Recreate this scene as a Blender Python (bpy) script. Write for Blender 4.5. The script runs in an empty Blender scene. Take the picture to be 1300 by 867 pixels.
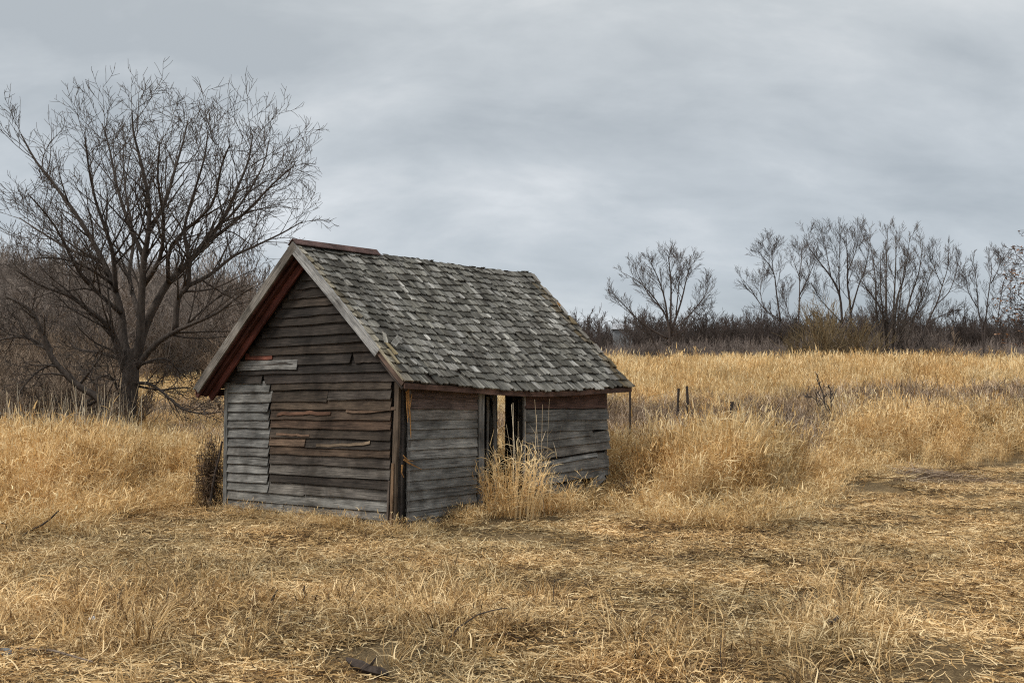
import bpy, math, random
import numpy as np
from mathutils import Vector, Matrix, Euler

random.seed(7)
RS = np.random.RandomState(7)
S = bpy.context.scene
COL = S.collection
R = math.radians

# ------------------------------------------------------------------ camera
EYE, F, HOR = 1.62, 1400.0, 500.0          # eye height (m), focal length and horizon row of the 1300 px photo
cam = bpy.data.cameras.new("camera")
cam.sensor_width = 36.0
cam.lens = 36.0 * F / 1300.0
cam.shift_y = (HOR - 433.5) / 1300.0
cam.clip_start, cam.clip_end = 0.1, 5000.0
camo = bpy.data.objects.new("camera", cam)
camo.location = (0, 0, EYE)
camo.rotation_euler = (R(90), 0, 0)
COL.objects.link(camo)
S.camera = camo

# ------------------------------------------------------------------ light
S.view_settings.view_transform = 'Standard'
S.view_settings.look = 'None'
S.view_settings.exposure = 0.95
S.view_settings.gamma = 1.0
S.view_settings.use_curve_mapping = False
S.cycles.use_denoising = False
S.cycles.filter_width = 1.15
S.cycles.max_bounces = 5
S.cycles.diffuse_bounces = 3
S.cycles.glossy_bounces = 2
S.cycles.transmission_bounces = 3
S.cycles.sample_clamp_indirect = 6.0

SUN_EL, SUN_AZ = R(52), R(243)             # azimuth measured clockwise from +Y
W = bpy.data.worlds.new("World")
S.world = W
W.use_nodes = True
nt = W.node_tree
nt.nodes.clear()


def N(tree, typ, **kw):
    n = tree.nodes.new(typ)
    for k, v in kw.items():
        if k == 'inp':
            for kk, vv in v.items():
                n.inputs[kk].default_value = vv
        else:
            setattr(n, k, v)
    return n


def ramp(tree, stops, interp='LINEAR'):
    n = tree.nodes.new('ShaderNodeValToRGB')
    n.color_ramp.interpolation = interp
    e = n.color_ramp.elements
    while len(e) < len(stops):
        e.new(0.5)
    for i, (p, c) in enumerate(stops):
        e[i].position = p
        e[i].color = (*c, 1) if len(c) == 3 else c
    return n


L = nt.links.new
sky = N(nt, 'ShaderNodeTexSky', sky_type='NISHITA', sun_disc=False)
sky.sun_elevation, sky.sun_rotation = SUN_EL, SUN_AZ
skys = N(nt, 'ShaderNodeVectorMath', operation='SCALE', inp={'Scale': 0.08})
L(sky.outputs[0], skys.inputs[0])
tc = N(nt, 'ShaderNodeTexCoord')
sep = N(nt, 'ShaderNodeSeparateXYZ')
L(tc.outputs['Generated'], sep.inputs[0])
zc = N(nt, 'ShaderNodeMath', operation='MAXIMUM', inp={1: 0.0})
L(sep.outputs[2], zc.inputs[0])
za = N(nt, 'ShaderNodeMath', operation='ADD', inp={1: 0.62})
L(zc.outputs[0], za.inputs[0])
dx = N(nt, 'ShaderNodeMath', operation='DIVIDE'); L(sep.outputs[0], dx.inputs[0]); L(za.outputs[0], dx.inputs[1])
dy = N(nt, 'ShaderNodeMath', operation='DIVIDE'); L(sep.outputs[1], dy.inputs[0]); L(za.outputs[0], dy.inputs[1])
cmb = N(nt, 'ShaderNodeCombineXYZ'); L(dx.outputs[0], cmb.inputs[0]); L(dy.outputs[0], cmb.inputs[1])
mp = N(nt, 'ShaderNodeMapping'); mp.inputs['Location'].default_value = (7.4, 2.3, 0.4); mp.inputs['Scale'].default_value = (1.75, 3.5, 1)
L(cmb.outputs[0], mp.inputs[0])
n1 = N(nt, 'ShaderNodeTexNoise', inp={'Scale': 1.0, 'Detail': 7.0, 'Roughness': 0.50, 'Distortion': 0.15})
L(mp.outputs[0], n1.inputs['Vector'])
n2 = N(nt, 'ShaderNodeTexNoise', inp={'Scale': 3.1, 'Detail': 6.0, 'Roughness': 0.55, 'Distortion': 0.25})
L(mp.outputs[0], n2.inputs['Vector'])
mixn = N(nt, 'ShaderNodeMath', operation='MULTIPLY_ADD', inp={1: 0.38}); L(n2.outputs[0], mixn.inputs[0])
half = N(nt, 'ShaderNodeMath', operation='MULTIPLY', inp={1: 0.62}); L(n1.outputs[0], half.inputs[0]); L(half.outputs[0], mixn.inputs[2])
cr = ramp(nt, [(0.36, (0.236, 0.254, 0.268)), (0.47, (0.298, 0.315, 0.327)), (0.54, (0.352, 0.364, 0.372)), (0.63, (0.440, 0.447, 0.451))])
L(mixn.outputs[0], cr.inputs[0])
gr = ramp(nt, [(0.0, (0.90, 0.94, 0.98)), (0.10, (0.92, 0.95, 0.99)), (0.34, (1.05, 1.05, 1.04)), (1.0, (2.25, 2.23, 2.19))])
L(zc.outputs[0], gr.inputs[0])
cm = N(nt, 'ShaderNodeMix', data_type='RGBA', blend_type='MULTIPLY'); cm.inputs[0].default_value = 1.0
L(cr.outputs[0], cm.inputs[6]); L(gr.outputs[0], cm.inputs[7])
sm = N(nt, 'ShaderNodeMix', data_type='RGBA'); sm.inputs[0].default_value = 0.93
L(skys.outputs[0], sm.inputs[6]); L(cm.outputs[2], sm.inputs[7])
bg = N(nt, 'ShaderNodeBackground', inp={'Strength': 1.0})
L(sm.outputs[2], bg.inputs[0])
wo = N(nt, 'ShaderNodeOutputWorld')
L(bg.outputs[0], wo.inputs[0])

sun = bpy.data.lights.new("sun", 'SUN')
sun.energy = 1.5
sun.angle = R(12)
sun.color = (1.0, 0.955, 0.88)
suno = bpy.data.objects.new("sun", sun)
sd = Vector((math.sin(SUN_AZ) * math.cos(SUN_EL), math.cos(SUN_AZ) * math.cos(SUN_EL), math.sin(SUN_EL)))
suno.rotation_euler = sd.to_track_quat('Z', 'Y').to_euler()
suno.location = (0, 0, 30)
COL.objects.link(suno)


# ------------------------------------------------------------------ measuring helpers
def pt(px, py, d):
    return Vector(((px - 650.0) / F * d, d, EYE - (py - HOR) * d / F))


def sstep(a, b, x):
    t = np.clip((x - a) / (b - a), 0, 1)
    return t * t * (3 - 2 * t)


def gnd(x, y):
    """height of the ground"""
    x = np.asarray(x, float); y = np.asarray(y, float)
    d = np.maximum(y, 0)
    s = np.clip(d - 15.0, 0, None)
    base = 0.036 * (np.sqrt(s * s + 9.0) - 3.0)
    base = np.where(base > 5.4, 5.4 + 1.6 * np.tanh((base - 5.4) / 6.0), base)
    left = 5.0 * sstep(-2, -45, x) * sstep(48, 105, y)
    bump = 0.035 * np.sin(x * 1.7 + 0.6 * np.sin(y * 1.1)) * np.sin(y * 1.35 + 1.2) + 0.02 * np.sin(x * 3.9 + y * 2.3) + 0.012 * np.sin(7.1 * x - 5.3 * y)
    fade = np.exp(-((x + 1.2) ** 2 + (y - 15.6) ** 2) / 14.0)

    def g(cx, cy, h, rx, ry):
        return h * np.exp(-((x - cx) / rx) ** 2 - ((y - cy) / ry) ** 2)
    mound = g(-4.0, 6.9, 0.20, 1.3, .9) + g(-.35, 14.55, .16, .45, .45) + g(.6, 15.2, .08, .8, .6) + g(-2.9, 14.6, .03, 1.0, .4) + g(-.1, 7.8, .12, .9, .6)
    mound = mound + g(-6.2, 14.2, .15, 1.6, 1.0) + g(2.6, 7.2, .12, 1.0, .7) + g(6.1, 19.6, .22, 1.1, .8)
    return base + left + bump * (1 - .8 * fade) + mound - .125


def gp(px, py):
    """the ground point seen at a place in the photograph"""
    d = 12.0
    for _ in range(60):
        x = (px - 650.0) / F * d
        h = float(gnd(x, d))
        den = (py - HOR) / F
        dn = (EYE - h) / den if den > 0 else 60.0
        d = 0.5 * d + 0.5 * max(3.0, min(dn, 200.0))
    return (px - 650.0) / F * d, d


# ------------------------------------------------------------------ objects
WM = {}


def tag(o, label=None, cat=None, group=None, kind=None):
    if label: o['label'] = label
    if cat: o['category'] = cat
    if group: o['group'] = group
    if kind: o['kind'] = kind
    return o


def place(o, M=None, parent=None):
    M = M or Matrix.Identity(4)
    COL.objects.link(o)
    WM[o.name] = M
    if parent is not None:
        o.parent = parent
        o.matrix_local = WM[parent.name].inverted() @ M
    else:
        o.matrix_world = M
    return o


def empty(name, loc):
    return place(bpy.data.objects.new(name, None), Matrix.Translation(loc))


def mesh_np(name, V, Fc, mat=None, attrs=None, smooth=False):
    """V (n,3); Fc list of faces or (m,4)/(m,3) arrays"""
    me = bpy.data.meshes.new(name)
    if isinstance(Fc, np.ndarray):
        n, k = Fc.shape
        me.vertices.add(len(V)); me.vertices.foreach_set('co', np.asarray(V, np.float32).ravel())
        me.loops.add(n * k); me.loops.foreach_set('vertex_index', Fc.astype(np.int32).ravel())
        me.polygons.add(n)
        me.polygons.foreach_set('loop_start', np.arange(0, n * k, k, dtype=np.int32))
        me.update(calc_edges=True)
    else:
        me.from_pydata([tuple(v) for v in V], [], [tuple(f) for f in Fc])
    if attrs:
        for k, a in attrs.items():
            a = np.asarray(a, np.float32)
            if a.ndim == 1:
                at = me.attributes.new(k, 'FLOAT', 'POINT'); at.data.foreach_set('value', a)
            else:
                at = me.attributes.new(k, 'FLOAT_VECTOR', 'POINT'); at.data.foreach_set('vector', a.ravel())
    if mat: me.materials.append(mat)
    if smooth:
        me.polygons.foreach_set('use_smooth', [True] * len(me.polygons))
    me.update()
    return me


class MB:
    def __init__(s): s.v = []; s.f = []; s.t = []; s.c = []; s.tint = 0.5

    def box(s, c, size, M=None):
        i = len(s.v)
        for dx in (-.5, .5):
            for dy in (-.5, .5):
                for dz in (-.5, .5):
                    p = Vector((dx * size[0], dy * size[1], dz * size[2]))
                    if M: p = M @ p
                    s.v.append(tuple(Vector(c) + p)); s.t.append(s.tint)
        for q in ((0, 1, 3, 2), (4, 6, 7, 5), (0, 4, 5, 1), (2, 3, 7, 6), (0, 2, 6, 4), (1, 5, 7, 3)):
            s.f.append(tuple(i + k for k in q))

    def hexa(s, P):
        """8 corners: bottom ring of four, then the top ring"""
        i = len(s.v)
        s.v += [tuple(p) for p in P]; s.t += [s.tint] * 8
        for q in ((3, 2, 1, 0), (4, 5, 6, 7), (0, 1, 5, 4), (1, 2, 6, 5), (2, 3, 7, 6), (3, 0, 4, 7)):
            s.f.append(tuple(i + k for k in q))

    def tube(s, pts, rads, sides=6, cap=True):
        n = len(pts)
        i0 = len(s.v)
        P = [Vector(p) for p in pts]
        d0 = (P[1] - P[0]).normalized()
        a = d0.orthogonal().normalized()
        for k in range(n):
            d = (P[min(k + 1, n - 1)] - P[max(k - 1, 0)])
            d = d.normalized() if d.length > 1e-9 else d0
            a = (a - d * a.dot(d))
            a = a.normalized() if a.length > 1e-6 else d.orthogonal().normalized()
            b = d.cross(a)
            for j in range(sides):
                th = 2 * math.pi * j / sides
                s.v.append(tuple(P[k] + (a * math.cos(th) + b * math.sin(th)) * rads[k])); s.t.append(s.tint)
        for k in range(n - 1):
            for j in range(sides):
                j2 = (j + 1) % sides
                s.f.append((i0 + k * sides + j, i0 + k * sides + j2, i0 + (k + 1) * sides + j2, i0 + (k + 1) * sides + j))
        if cap:
            s.f.append(tuple(i0 + (n - 1) * sides + j for j in range(sides)))
            s.f.append(tuple(i0 + sides - 1 - j for j in range(sides)))

    def build(s, name, mat, parent=None, M=None, color=None, smooth=False):
        me = mesh_np(name, s.v, s.f, mat, {'tint': s.t}, smooth)
        o = bpy.data.objects.new(name, me)
        if color: o.color = (*color, 1)
        return place(o, M, parent)


# ------------------------------------------------------------------ materials
def mat_new(name, rough=0.9, spec=0.15):
    m = bpy.data.materials.new(name); m.use_nodes = True
    t = m.node_tree
    b = t.nodes['Principled BSDF']
    b.inputs['Roughness'].default_value = rough
    b.inputs['Specular IOR Level'].default_value = spec
    return m, t, b


def bump(t, b, src, strength, dist):
    n = N(t, 'ShaderNodeBump', inp={'Strength': strength, 'Distance': dist})
    t.links.new(src, n.inputs['Height']); t.links.new(n.outputs[0], b.inputs['Normal'])


def wood_mat(name, attr=False, streak=None, lo=0.36, hi=1.6, gs=(1.6, 30, 30), stain=0.55):
    """weathered timber: the piece's own colour times long grain, cracks, blotches; grain runs along local x"""
    m, t, b = mat_new(name, 0.88, 0.2)
    l = t.links.new
    if attr:
        src = N(t, 'ShaderNodeAttribute', attribute_name='gco').outputs['Vector']
        col = N(t, 'ShaderNodeAttribute', attribute_name='pcol').outputs['Vector']
        vec = src
    else:
        oi = N(t, 'ShaderNodeObjectInfo'); tc = N(t, 'ShaderNodeTexCoord')
        k = N(t, 'ShaderNodeMath', operation='MULTIPLY', inp={1: 371.0}); l(oi.outputs['Random'], k.inputs[0])
        ad = N(t, 'ShaderNodeVectorMath', operation='ADD'); l(tc.outputs['Object'], ad.inputs[0]); l(k.outputs[0], ad.inputs[1])
        vec = ad.outputs[0]; col = oi.outputs['Color']
    mpn = N(t, 'ShaderNodeMapping'); mpn.inputs['Scale'].default_value = gs; l(vec, mpn.inputs[0])
    g = N(t, 'ShaderNodeTexNoise', inp={'Scale': 2.2, 'Detail': 7.0, 'Roughness': 0.68, 'Distortion': 0.5}); l(mpn.outputs[0], g.inputs['Vector'])
    rg = ramp(t, [(0.30, (lo,) * 3), (0.47, (0.85,) * 3), (0.56, (1.05,) * 3), (0.72, (hi,) * 3)]); l(g.outputs[0], rg.inputs[0])
    mp2 = N(t, 'ShaderNodeMapping'); mp2.inputs['Scale'].default_value = (gs[0] * .9, gs[1] * .13, gs[2] * .13); l(vec, mp2.inputs[0])
    s2 = N(t, 'ShaderNodeTexNoise', inp={'Scale': 1.6, 'Detail': 4.0, 'Roughness': 0.6}); l(mp2.outputs[0], s2.inputs['Vector'])
    rs = ramp(t, [(0.35, (stain,) * 3), (0.55, (1.0,) * 3), (0.75, (1.2,) * 3)]); l(s2.outputs[0], rs.inputs[0])
    geo = N(t, 'ShaderNodeNewGeometry')
    ws = N(t, 'ShaderNodeTexNoise', inp={'Scale': 2.1, 'Detail': 5.0, 'Roughness': 0.6, 'Distortion': 0.4}); l(geo.outputs['Position'], ws.inputs['Vector'])
    rw = ramp(t, [(0.36, (0.52, 0.50, 0.48)), (0.52, (0.95,) * 3), (0.68, (1.22, 1.22, 1.21))]); l(ws.outputs[0], rw.inputs[0])
    # hairline cracks along the grain
    mp3 = N(t, 'ShaderNodeMapping'); mp3.inputs['Scale'].default_value = (gs[0] * .6, gs[1] * 1.6, gs[2] * 1.6); l(vec, mp3.inputs[0])
    c3 = N(t, 'ShaderNodeTexNoise', inp={'Scale': 1.7, 'Detail': 3.0, 'Roughness': 0.5, 'Distortion': 0.8}); l(mp3.outputs[0], c3.inputs['Vector'])
    rc = ramp(t, [(0.37, (0.35,) * 3), (0.41, (1.0,) * 3)]); l(c3.outputs[0], rc.inputs[0])
    x1 = N(t, 'ShaderNodeMix', data_type='RGBA', blend_type='MULTIPLY'); x1.inputs[0].default_value = 1
    l(col, x1.inputs[6]); l(rg.outputs[0], x1.inputs[7])
    x2 = N(t, 'ShaderNodeMix', data_type='RGBA', blend_type='MULTIPLY'); x2.inputs[0].default_value = 1
    l(x1.outputs[2], x2.inputs[6]); l(rs.outputs[0], x2.inputs[7])
    x3 = N(t, 'ShaderNodeMix', data_type='RGBA', blend_type='MULTIPLY'); x3.inputs[0].default_value = 0.8
    l(x2.outputs[2], x3.inputs[6]); l(rc.outputs[0], x3.inputs[7])
    x4 = N(t, 'ShaderNodeMix', data_type='RGBA', blend_type='MULTIPLY'); x4.inputs[0].default_value = 0.9
    l(x3.outputs[2], x4.inputs[6]); l(rw.outputs[0], x4.inputs[7])
    out = x4.outputs[2]
    if streak:
        dt = N(t, 'ShaderNodeVectorMath', operation='DOT_PRODUCT', inp={1: streak}); l(geo.outputs['Position'], dt.inputs[0])
        sp = N(t, 'ShaderNodeSeparateXYZ'); l(geo.outputs['Position'], sp.inputs[0])
        zz = N(t, 'ShaderNodeMath', operation='MULTIPLY', inp={1: 0.55}); l(sp.outputs[2], zz.inputs[0])
        uu = N(t, 'ShaderNodeMath', operation='MULTIPLY', inp={1: 11.0}); l(dt.outputs['Value'], uu.inputs[0])
        cx = N(t, 'ShaderNodeCombineXYZ'); l(uu.outputs[0], cx.inputs[0]); l(zz.outputs[0], cx.inputs[1])
        sn_ = N(t, 'ShaderNodeTexNoise', inp={'Scale': 1.0, 'Detail': 5.0, 'Roughness': 0.7}); l(cx.outputs[0], sn_.inputs['Vector'])
        sr = ramp(t, [(0.36, (0.62, 0.60, 0.56)), (0.50, (0.95,) * 3), (0.60, (1.25, 1.25, 1.24)), (0.68, (2.1, 2.1, 2.08))]); l(sn_.outputs[0], sr.inputs[0])
        x5 = N(t, 'ShaderNodeMix', data_type='RGBA', blend_type='MULTIPLY'); x5.inputs[0].default_value = 1.0
        l(out, x5.inputs[6]); l(sr.outputs[0], x5.inputs[7]); out = x5.outputs[2]
    l(out, b.inputs['Base Color'])
    bump(t, b, g.outputs[0], 0.7, 0.006)
    return m


M_WOOD = wood_mat("weathered_wood")
EAVE = (0.620, 0.785, 0.0)      # direction of the eave: rain streaks run square to it
M_SHINGLE = wood_mat("cedar_shingle", streak=EAVE, gs=(12, 2.0, 12), lo=0.22, hi=1.9, stain=0.45)     # grain runs up the slope (local y)
M_SHINGLE_J = wood_mat("cedar_shingle_rows", attr=True, streak=EAVE, gs=(12, 2.0, 12), lo=0.22, hi=1.9, stain=0.45)


def straw_mat(name, stops, transl=0.25, patch=((0.80, 0.82, 0.84), (1.10, 1.03, 0.94))):
    """dry grass: colour differs from blade to blade, from tuft to tuft and in broad patches"""
    m, t, b = mat_new(name, 0.75, 0.25)
    l = t.links.new
    at = N(t, 'ShaderNodeAttribute', attribute_name='tint')
    oi = N(t, 'ShaderNodeObjectInfo')
    a = N(t, 'ShaderNodeMath', operation='MULTIPLY_ADD', inp={1: 0.40, 2: -0.20}); l(oi.outputs['Random'], a.inputs[0])
    geo = N(t, 'ShaderNodeNewGeometry')
    nz = N(t, 'ShaderNodeTexNoise', inp={'Scale': 0.55, 'Detail': 3.0}); l(geo.outputs['Position'], nz.inputs['Vector'])
    nb = N(t, 'ShaderNodeMath', operation='MULTIPLY_ADD', inp={1: 0.7, 2: -0.35}); l(nz.outputs[0], nb.inputs[0])
    s1 = N(t, 'ShaderNodeMath', operation='ADD'); l(at.outputs['Fac'], s1.inputs[0]); l(a.outputs[0], s1.inputs[1])
    s2 = N(t, 'ShaderNodeMath', operation='ADD'); l(s1.outputs[0], s2.inputs[0]); l(nb.outputs[0], s2.inputs[1])
    r = ramp(t, stops); l(s2.outputs[0], r.inputs[0])
    nz2 = N(t, 'ShaderNodeTexNoise', inp={'Scale': 0.42, 'Detail': 4.0, 'Roughness': 0.6}); l(geo.outputs['Position'], nz2.inputs['Vector'])
    pr = ramp(t, [(0.35, patch[0]), (0.65, patch[1])]); l(nz2.outputs[0], pr.inputs[0])
    mx = N(t, 'ShaderNodeMix', data_type='RGBA', blend_type='MULTIPLY'); mx.inputs[0].default_value = 1
    l(r.outputs[0], mx.inputs[6]); l(pr.outputs[0], mx.inputs[7])
    l(mx.outputs[2], b.inputs['Base Color'])
    tr = N(t, 'ShaderNodeBsdfTranslucent'); l(mx.outputs[2], tr.inputs[0])
    ms = N(t, 'ShaderNodeMixShader', inp={0: transl}); l(b.outputs[0], ms.inputs[1]); l(tr.outputs[0], ms.inputs[2])
    l(ms.outputs[0], t.nodes['Material Output'].inputs[0])
    return m


STRAW = [(0.0, (0.10, 0.056, 0.024)), (0.26, (0.34, 0.20, 0.076)), (0.54, (0.67, 0.45, 0.192)), (0.97, (0.91, 0.75, 0.46))]
M_THATCH = straw_mat("dry_straw", [(0.0, (0.035, 0.022, 0.012)), (0.28, (0.18, 0.112, 0.052)), (0.57, (0.57, 0.39, 0.178)), (1.0, (0.89, 0.74, 0.47))], 0.2, ((0.62, 0.61, 0.575), (1.12, 1.02, 0.90)))
M_TALL = straw_mat("tall_dry_grass", STRAW, 0.3)
M_REED = straw_mat("reed_straw", [(0.0, (0.20, 0.120, 0.052)), (0.34, (0.44, 0.28, 0.118)), (0.62, (0.69, 0.485, 0.222)), (0.97, (0.90, 0.75, 0.47))], 0.3)
M_WEED = straw_mat("grey_weeds", [(0.0, (0.06, 0.040, 0.028)), (0.42, (0.20, 0.140, 0.096)), (0.72, (0.38, 0.285, 0.20)), (1.0, (0.64, 0.53, 0.41))], 0.15)
M_VINE = straw_mat("dead_vine", [(0.0, (0.05, 0.034, 0.024)), (0.5, (0.17, 0.115, 0.072)), (1.0, (0.42, 0.30, 0.18))], 0.1)
M_PALE = straw_mat("pale_stems", [(0.0, (0.22, 0.16, 0.10)), (0.5, (0.50, 0.42, 0.30)), (1.0, (0.78, 0.72, 0.58))], 0.1)


def bark_mat(name, c1, c2):
    m, t, b = mat_new(name, 0.95, 0.1)
    l = t.links.new
    tc = N(t, 'ShaderNodeTexCoord')
    mpn = N(t, 'ShaderNodeMapping'); mpn.inputs['Scale'].default_value = (9, 9, 2.0); l(tc.outputs['Object'], mpn.inputs[0])
    n = N(t, 'ShaderNodeTexNoise', inp={'Scale': 2.5, 'Detail': 6.0, 'Roughness': 0.65}); l(mpn.outputs[0], n.inputs['Vector'])
    oi = N(t, 'ShaderNodeObjectInfo')
    r = ramp(t, [(0.3, c1), (0.68, c2)]); l(n.outputs[0], r.inputs[0])
    v = N(t, 'ShaderNodeMath', operation='MULTIPLY_ADD', inp={1: 0.5, 2: 0.75}); l(oi.outputs['Random'], v.inputs[0])
    mx = N(t, 'ShaderNodeVectorMath', operation='SCALE'); l(r.outputs[0], mx.inputs[0]); l(v.outputs[0], mx.inputs['Scale'])
    l(mx.outputs[0], b.inputs['Base Color'])
    bump(t, b, n.outputs[0], 0.8, 0.02)
    return m


M_BARK = bark_mat("dark_bark", (0.034, 0.027, 0.023), (0.110, 0.091, 0.078))
M_BARK2 = bark_mat("far_bark", (0.042, 0.034, 0.030), (0.098, 0.078, 0.070))
M_BRUSH = bark_mat("brushwood", (0.105, 0.079, 0.058), (0.30, 0.225, 0.165))
M_EDGE = bark_mat("edge_twigs", (0.098, 0.080, 0.070), (0.235, 0.190, 0.163))
M_HILL = bark_mat("hill_twigs", (0.125, 0.102, 0.086), (0.29, 0.24, 0.205))
M_OLIVE = bark_mat("olive_twigs", (0.10, 0.075, 0.042), (0.22, 0.165, 0.095))
M_LEAF = straw_mat("dead_oak_leaf", [(0.0, (0.12, 0.06, 0.035)), (0.5, (0.25, 0.14, 0.085)), (1.0, (0.40, 0.26, 0.17))], 0.2)


def ground_mat():
    m, t, b = mat_new("thatch_soil", 0.95, 0.1)
    l = t.links.new
    geo = N(t, 'ShaderNodeNewGeometry')
    mpn = N(t, 'ShaderNodeMapping'); mpn.inputs['Scale'].default_value = (14, 34, 14); mpn.inputs['Rotation'].default_value = (0, 0, 0.3); l(geo.outputs['Position'], mpn.inputs[0])
    n1 = N(t, 'ShaderNodeTexNoise', inp={'Scale': 2.2, 'Detail': 6.0, 'Roughness': 0.75, 'Distortion': 1.2}); l(mpn.outputs[0], n1.inputs['Vector'])
    r1 = ramp(t, [(0.30, (0.060, 0.040, 0.024)), (0.50, (0.19, 0.135, 0.075)), (0.70, (0.40, 0.30, 0.165))]); l(n1.outputs[0], r1.inputs[0])
    n2 = N(t, 'ShaderNodeTexNoise', inp={'Scale': 0.8, 'Detail': 4.0}); l(geo.outputs['Position'], n2.inputs['Vector'])
    r2 = ramp(t, [(0.35, (0.75, 0.78, 0.80)), (0.65, (1.1, 1.05, 0.95))]); l(n2.outputs[0], r2.inputs[0])
    mx = N(t, 'ShaderNodeMix', data_type='RGBA', blend_type='MULTIPLY'); mx.inputs[0].default_value = 1
    l(r1.outputs[0], mx.inputs[6]); l(r2.outputs[0], mx.inputs[7])
    l(mx.outputs[2], b.inputs['Base Color'])
    bump(t, b, n1.outputs[0], 1.0, 0.03)
    return m


def plain_mat(name, c, rough=0.8, var=0.3, scale=12):
    m, t, b = mat_new(name, rough, 0.2)
    l = t.links.new
    tc = N(t, 'ShaderNodeTexCoord')
    n = N(t, 'ShaderNodeTexNoise', inp={'Scale': float(scale), 'Detail': 5.0, 'Roughness': 0.65}); l(tc.outputs['Object'], n.inputs['Vector'])
    r = ramp(t, [(0.3, tuple(x * (1 - var) for x in c)), (0.7, tuple(min(1, x * (1 + var)) for x in c))]); l(n.outputs[0], r.inputs[0])
    l(r.outputs[0], b.inputs['Base Color'])
    bump(t, b, n.outputs[0], 0.5, 0.01)
    return m


# ------------------------------------------------------------------ the ground
def build_ground():
    k = np.linspace(-1, 1, 211)
    xs = np.sign(k) * (np.sinh(np.abs(k) * 6.2) / math.sinh(6.2)) * 1600
    ys = xs + 11.0
    X, Y = np.meshgrid(xs, ys)
    Z = gnd(X, Y)
    V = np.stack([X.ravel(), Y.ravel(), Z.ravel()], 1)
    n = len(xs)
    i = np.arange(n - 1)[:, None] * n + np.arange(n - 1)[None, :]
    Fq = np.stack([i, i + 1, i + n + 1, i + n], -1).reshape(-1, 4)
    me = mesh_np("ground", V, Fq, ground_mat(), smooth=True)
    tag(place(bpy.data.objects.new("ground", me)), "field ground of dry thatch and soil rising gently to the woods", "ground", kind='structure')


build_ground()

# ------------------------------------------------------------------ the shed
# corners, measured: plan position (x from the photo, y = distance) and heights
A0, B0, E0 = pt(284, 654, 16.26), pt(507, 676, 13.99), pt(770, 634, 17.58)
C1, D1, F1 = pt(288, 488, 16.26), pt(510, 484, 13.99), pt(770, 494, 17.58)
Zr = Vector((-1.384, 19.85, 0.1)); Zt = Vector((-1.384, 19.85, 1.85))
R0, R1 = pt(373, 307, 14.957), pt(672, 346, 19.04)
G_, H_, J_ = pt(514, 483, 13.718), pt(802, 490, 17.80), pt(249, 491, 16.196)
K_ = Vector((-1.265, 20.278, 1.80))
shed = empty("shed", (-1.344, 13.992, 0.0))
tag(shed, "small weathered clapboard shed with wood shingle roof and open doorway", "shed")

GREYS = [(0.205, 0.198, 0.182), (0.165, 0.161, 0.149), (0.240, 0.230, 0.211), (0.145, 0.142, 0.133), (0.185, 0.172, 0.154)]
BROWNS = [(0.066, 0.051, 0.039), (0.050, 0.041, 0.034), (0.084, 0.062, 0.045), (0.084, 0.070, 0.059)]
REDS = [(0.150, 0.066, 0.045), (0.120, 0.060, 0.044)]


def mixc(a, b, t): return tuple(x * (1 - t) + y * t for x, y in zip(a, b))


class Quad:
    """a wall face given by its four corners; (u, h) -> point; n points outwards"""
    def __init__(s, bl, br, tl, tr):
        s.c = (bl, br, tl, tr)
        s.n = (br - bl).cross(tl - bl).normalized()

    def __call__(s, u, h, out=0.0):
        bl, br, tl, tr = s.c
        return bl * (1 - u) * (1 - h) + br * u * (1 - h) + tl * (1 - u) * h + tr * u * h + s.n * out


def board(name, p0, p1, up, out, w, th=0.014, lift=0.020, color=(0.2, 0.2, 0.2), parent=None, segs=7, wav=0.006, curl0=0.0, curl1=0.0, chip=0.0, slant0=0.0, slant1=0.0, label=None, mat=None):
    """one lapped board from p0 to p1 (its lower edge): thin at the top, thick and lifted at the bottom"""
    p0 = Vector(p0); p1 = Vector(p1)
    X = (p1 - p0); ln = X.length; X = X.normalized()
    up = (up - X * up.dot(X)).normalized()
    Y = out.normalized(); Y = (Y - X * Y.dot(X)).normalized()
    Z = X.cross(Y)
    if Z.dot(up) < 0: Z = -Z
    M = Matrix((( X.x, Y.x, Z.x, p0.x), (X.y, Y.y, Z.y, p0.y), (X.z, Y.z, Z.z, p0.z), (0, 0, 0, 1)))
    V = []; Fc = []
    ph = random.uniform(0, 6.28); fr = random.uniform(3, 6)
    for k in range(segs + 1):
        t = k / segs
        x = t * ln
        dz = wav * math.sin(fr * t + ph) + random.uniform(-.0022, .0022)
        if chip and random.random() < .35: dz += random.uniform(0, chip)
        cu = curl0 * max(0, 1 - t * 3.0) ** 2 + curl1 * max(0, 1 - (1 - t) * 3.0) ** 2
        x0 = x; x1 = x
        if k == 0: x0 += slant0
        if k == segs: x0 -= slant1; x1 -= random.uniform(-.004, .004)
        o2 = lift + cu
        V += [(x0, o2 - th, dz), (x0, o2, dz), (x1, 0.005 + cu * .25, w + dz), (x1, -0.001 + cu * .25, w + dz)]
    for k in range(segs):
        a = 4 * k
        for j in range(4):
            Fc.append((a + j, a + (j + 1) % 4, a + 4 + (j + 1) % 4, a + 4 + j))
    Fc += [(0, 3, 2, 1), (4 * segs, 4 * segs + 1, 4 * segs + 2, 4 * segs + 3)]
    me = mesh_np(name, V, Fc, mat or M_WOOD)
    bm_fix(me)
    o = bpy.data.objects.new(name, me)
    o.color = (*color, 1)
    if label: o['label'] = label
    return place(o, M, parent)


def bm_fix(me):
    import bmesh
    b = bmesh.new(); b.from_mesh(me)
    bmesh.ops.recalc_face_normals(b, faces=b.faces[:])
    b.to_mesh(me); b.free()


UP = Vector((0, 0, 1))
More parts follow.
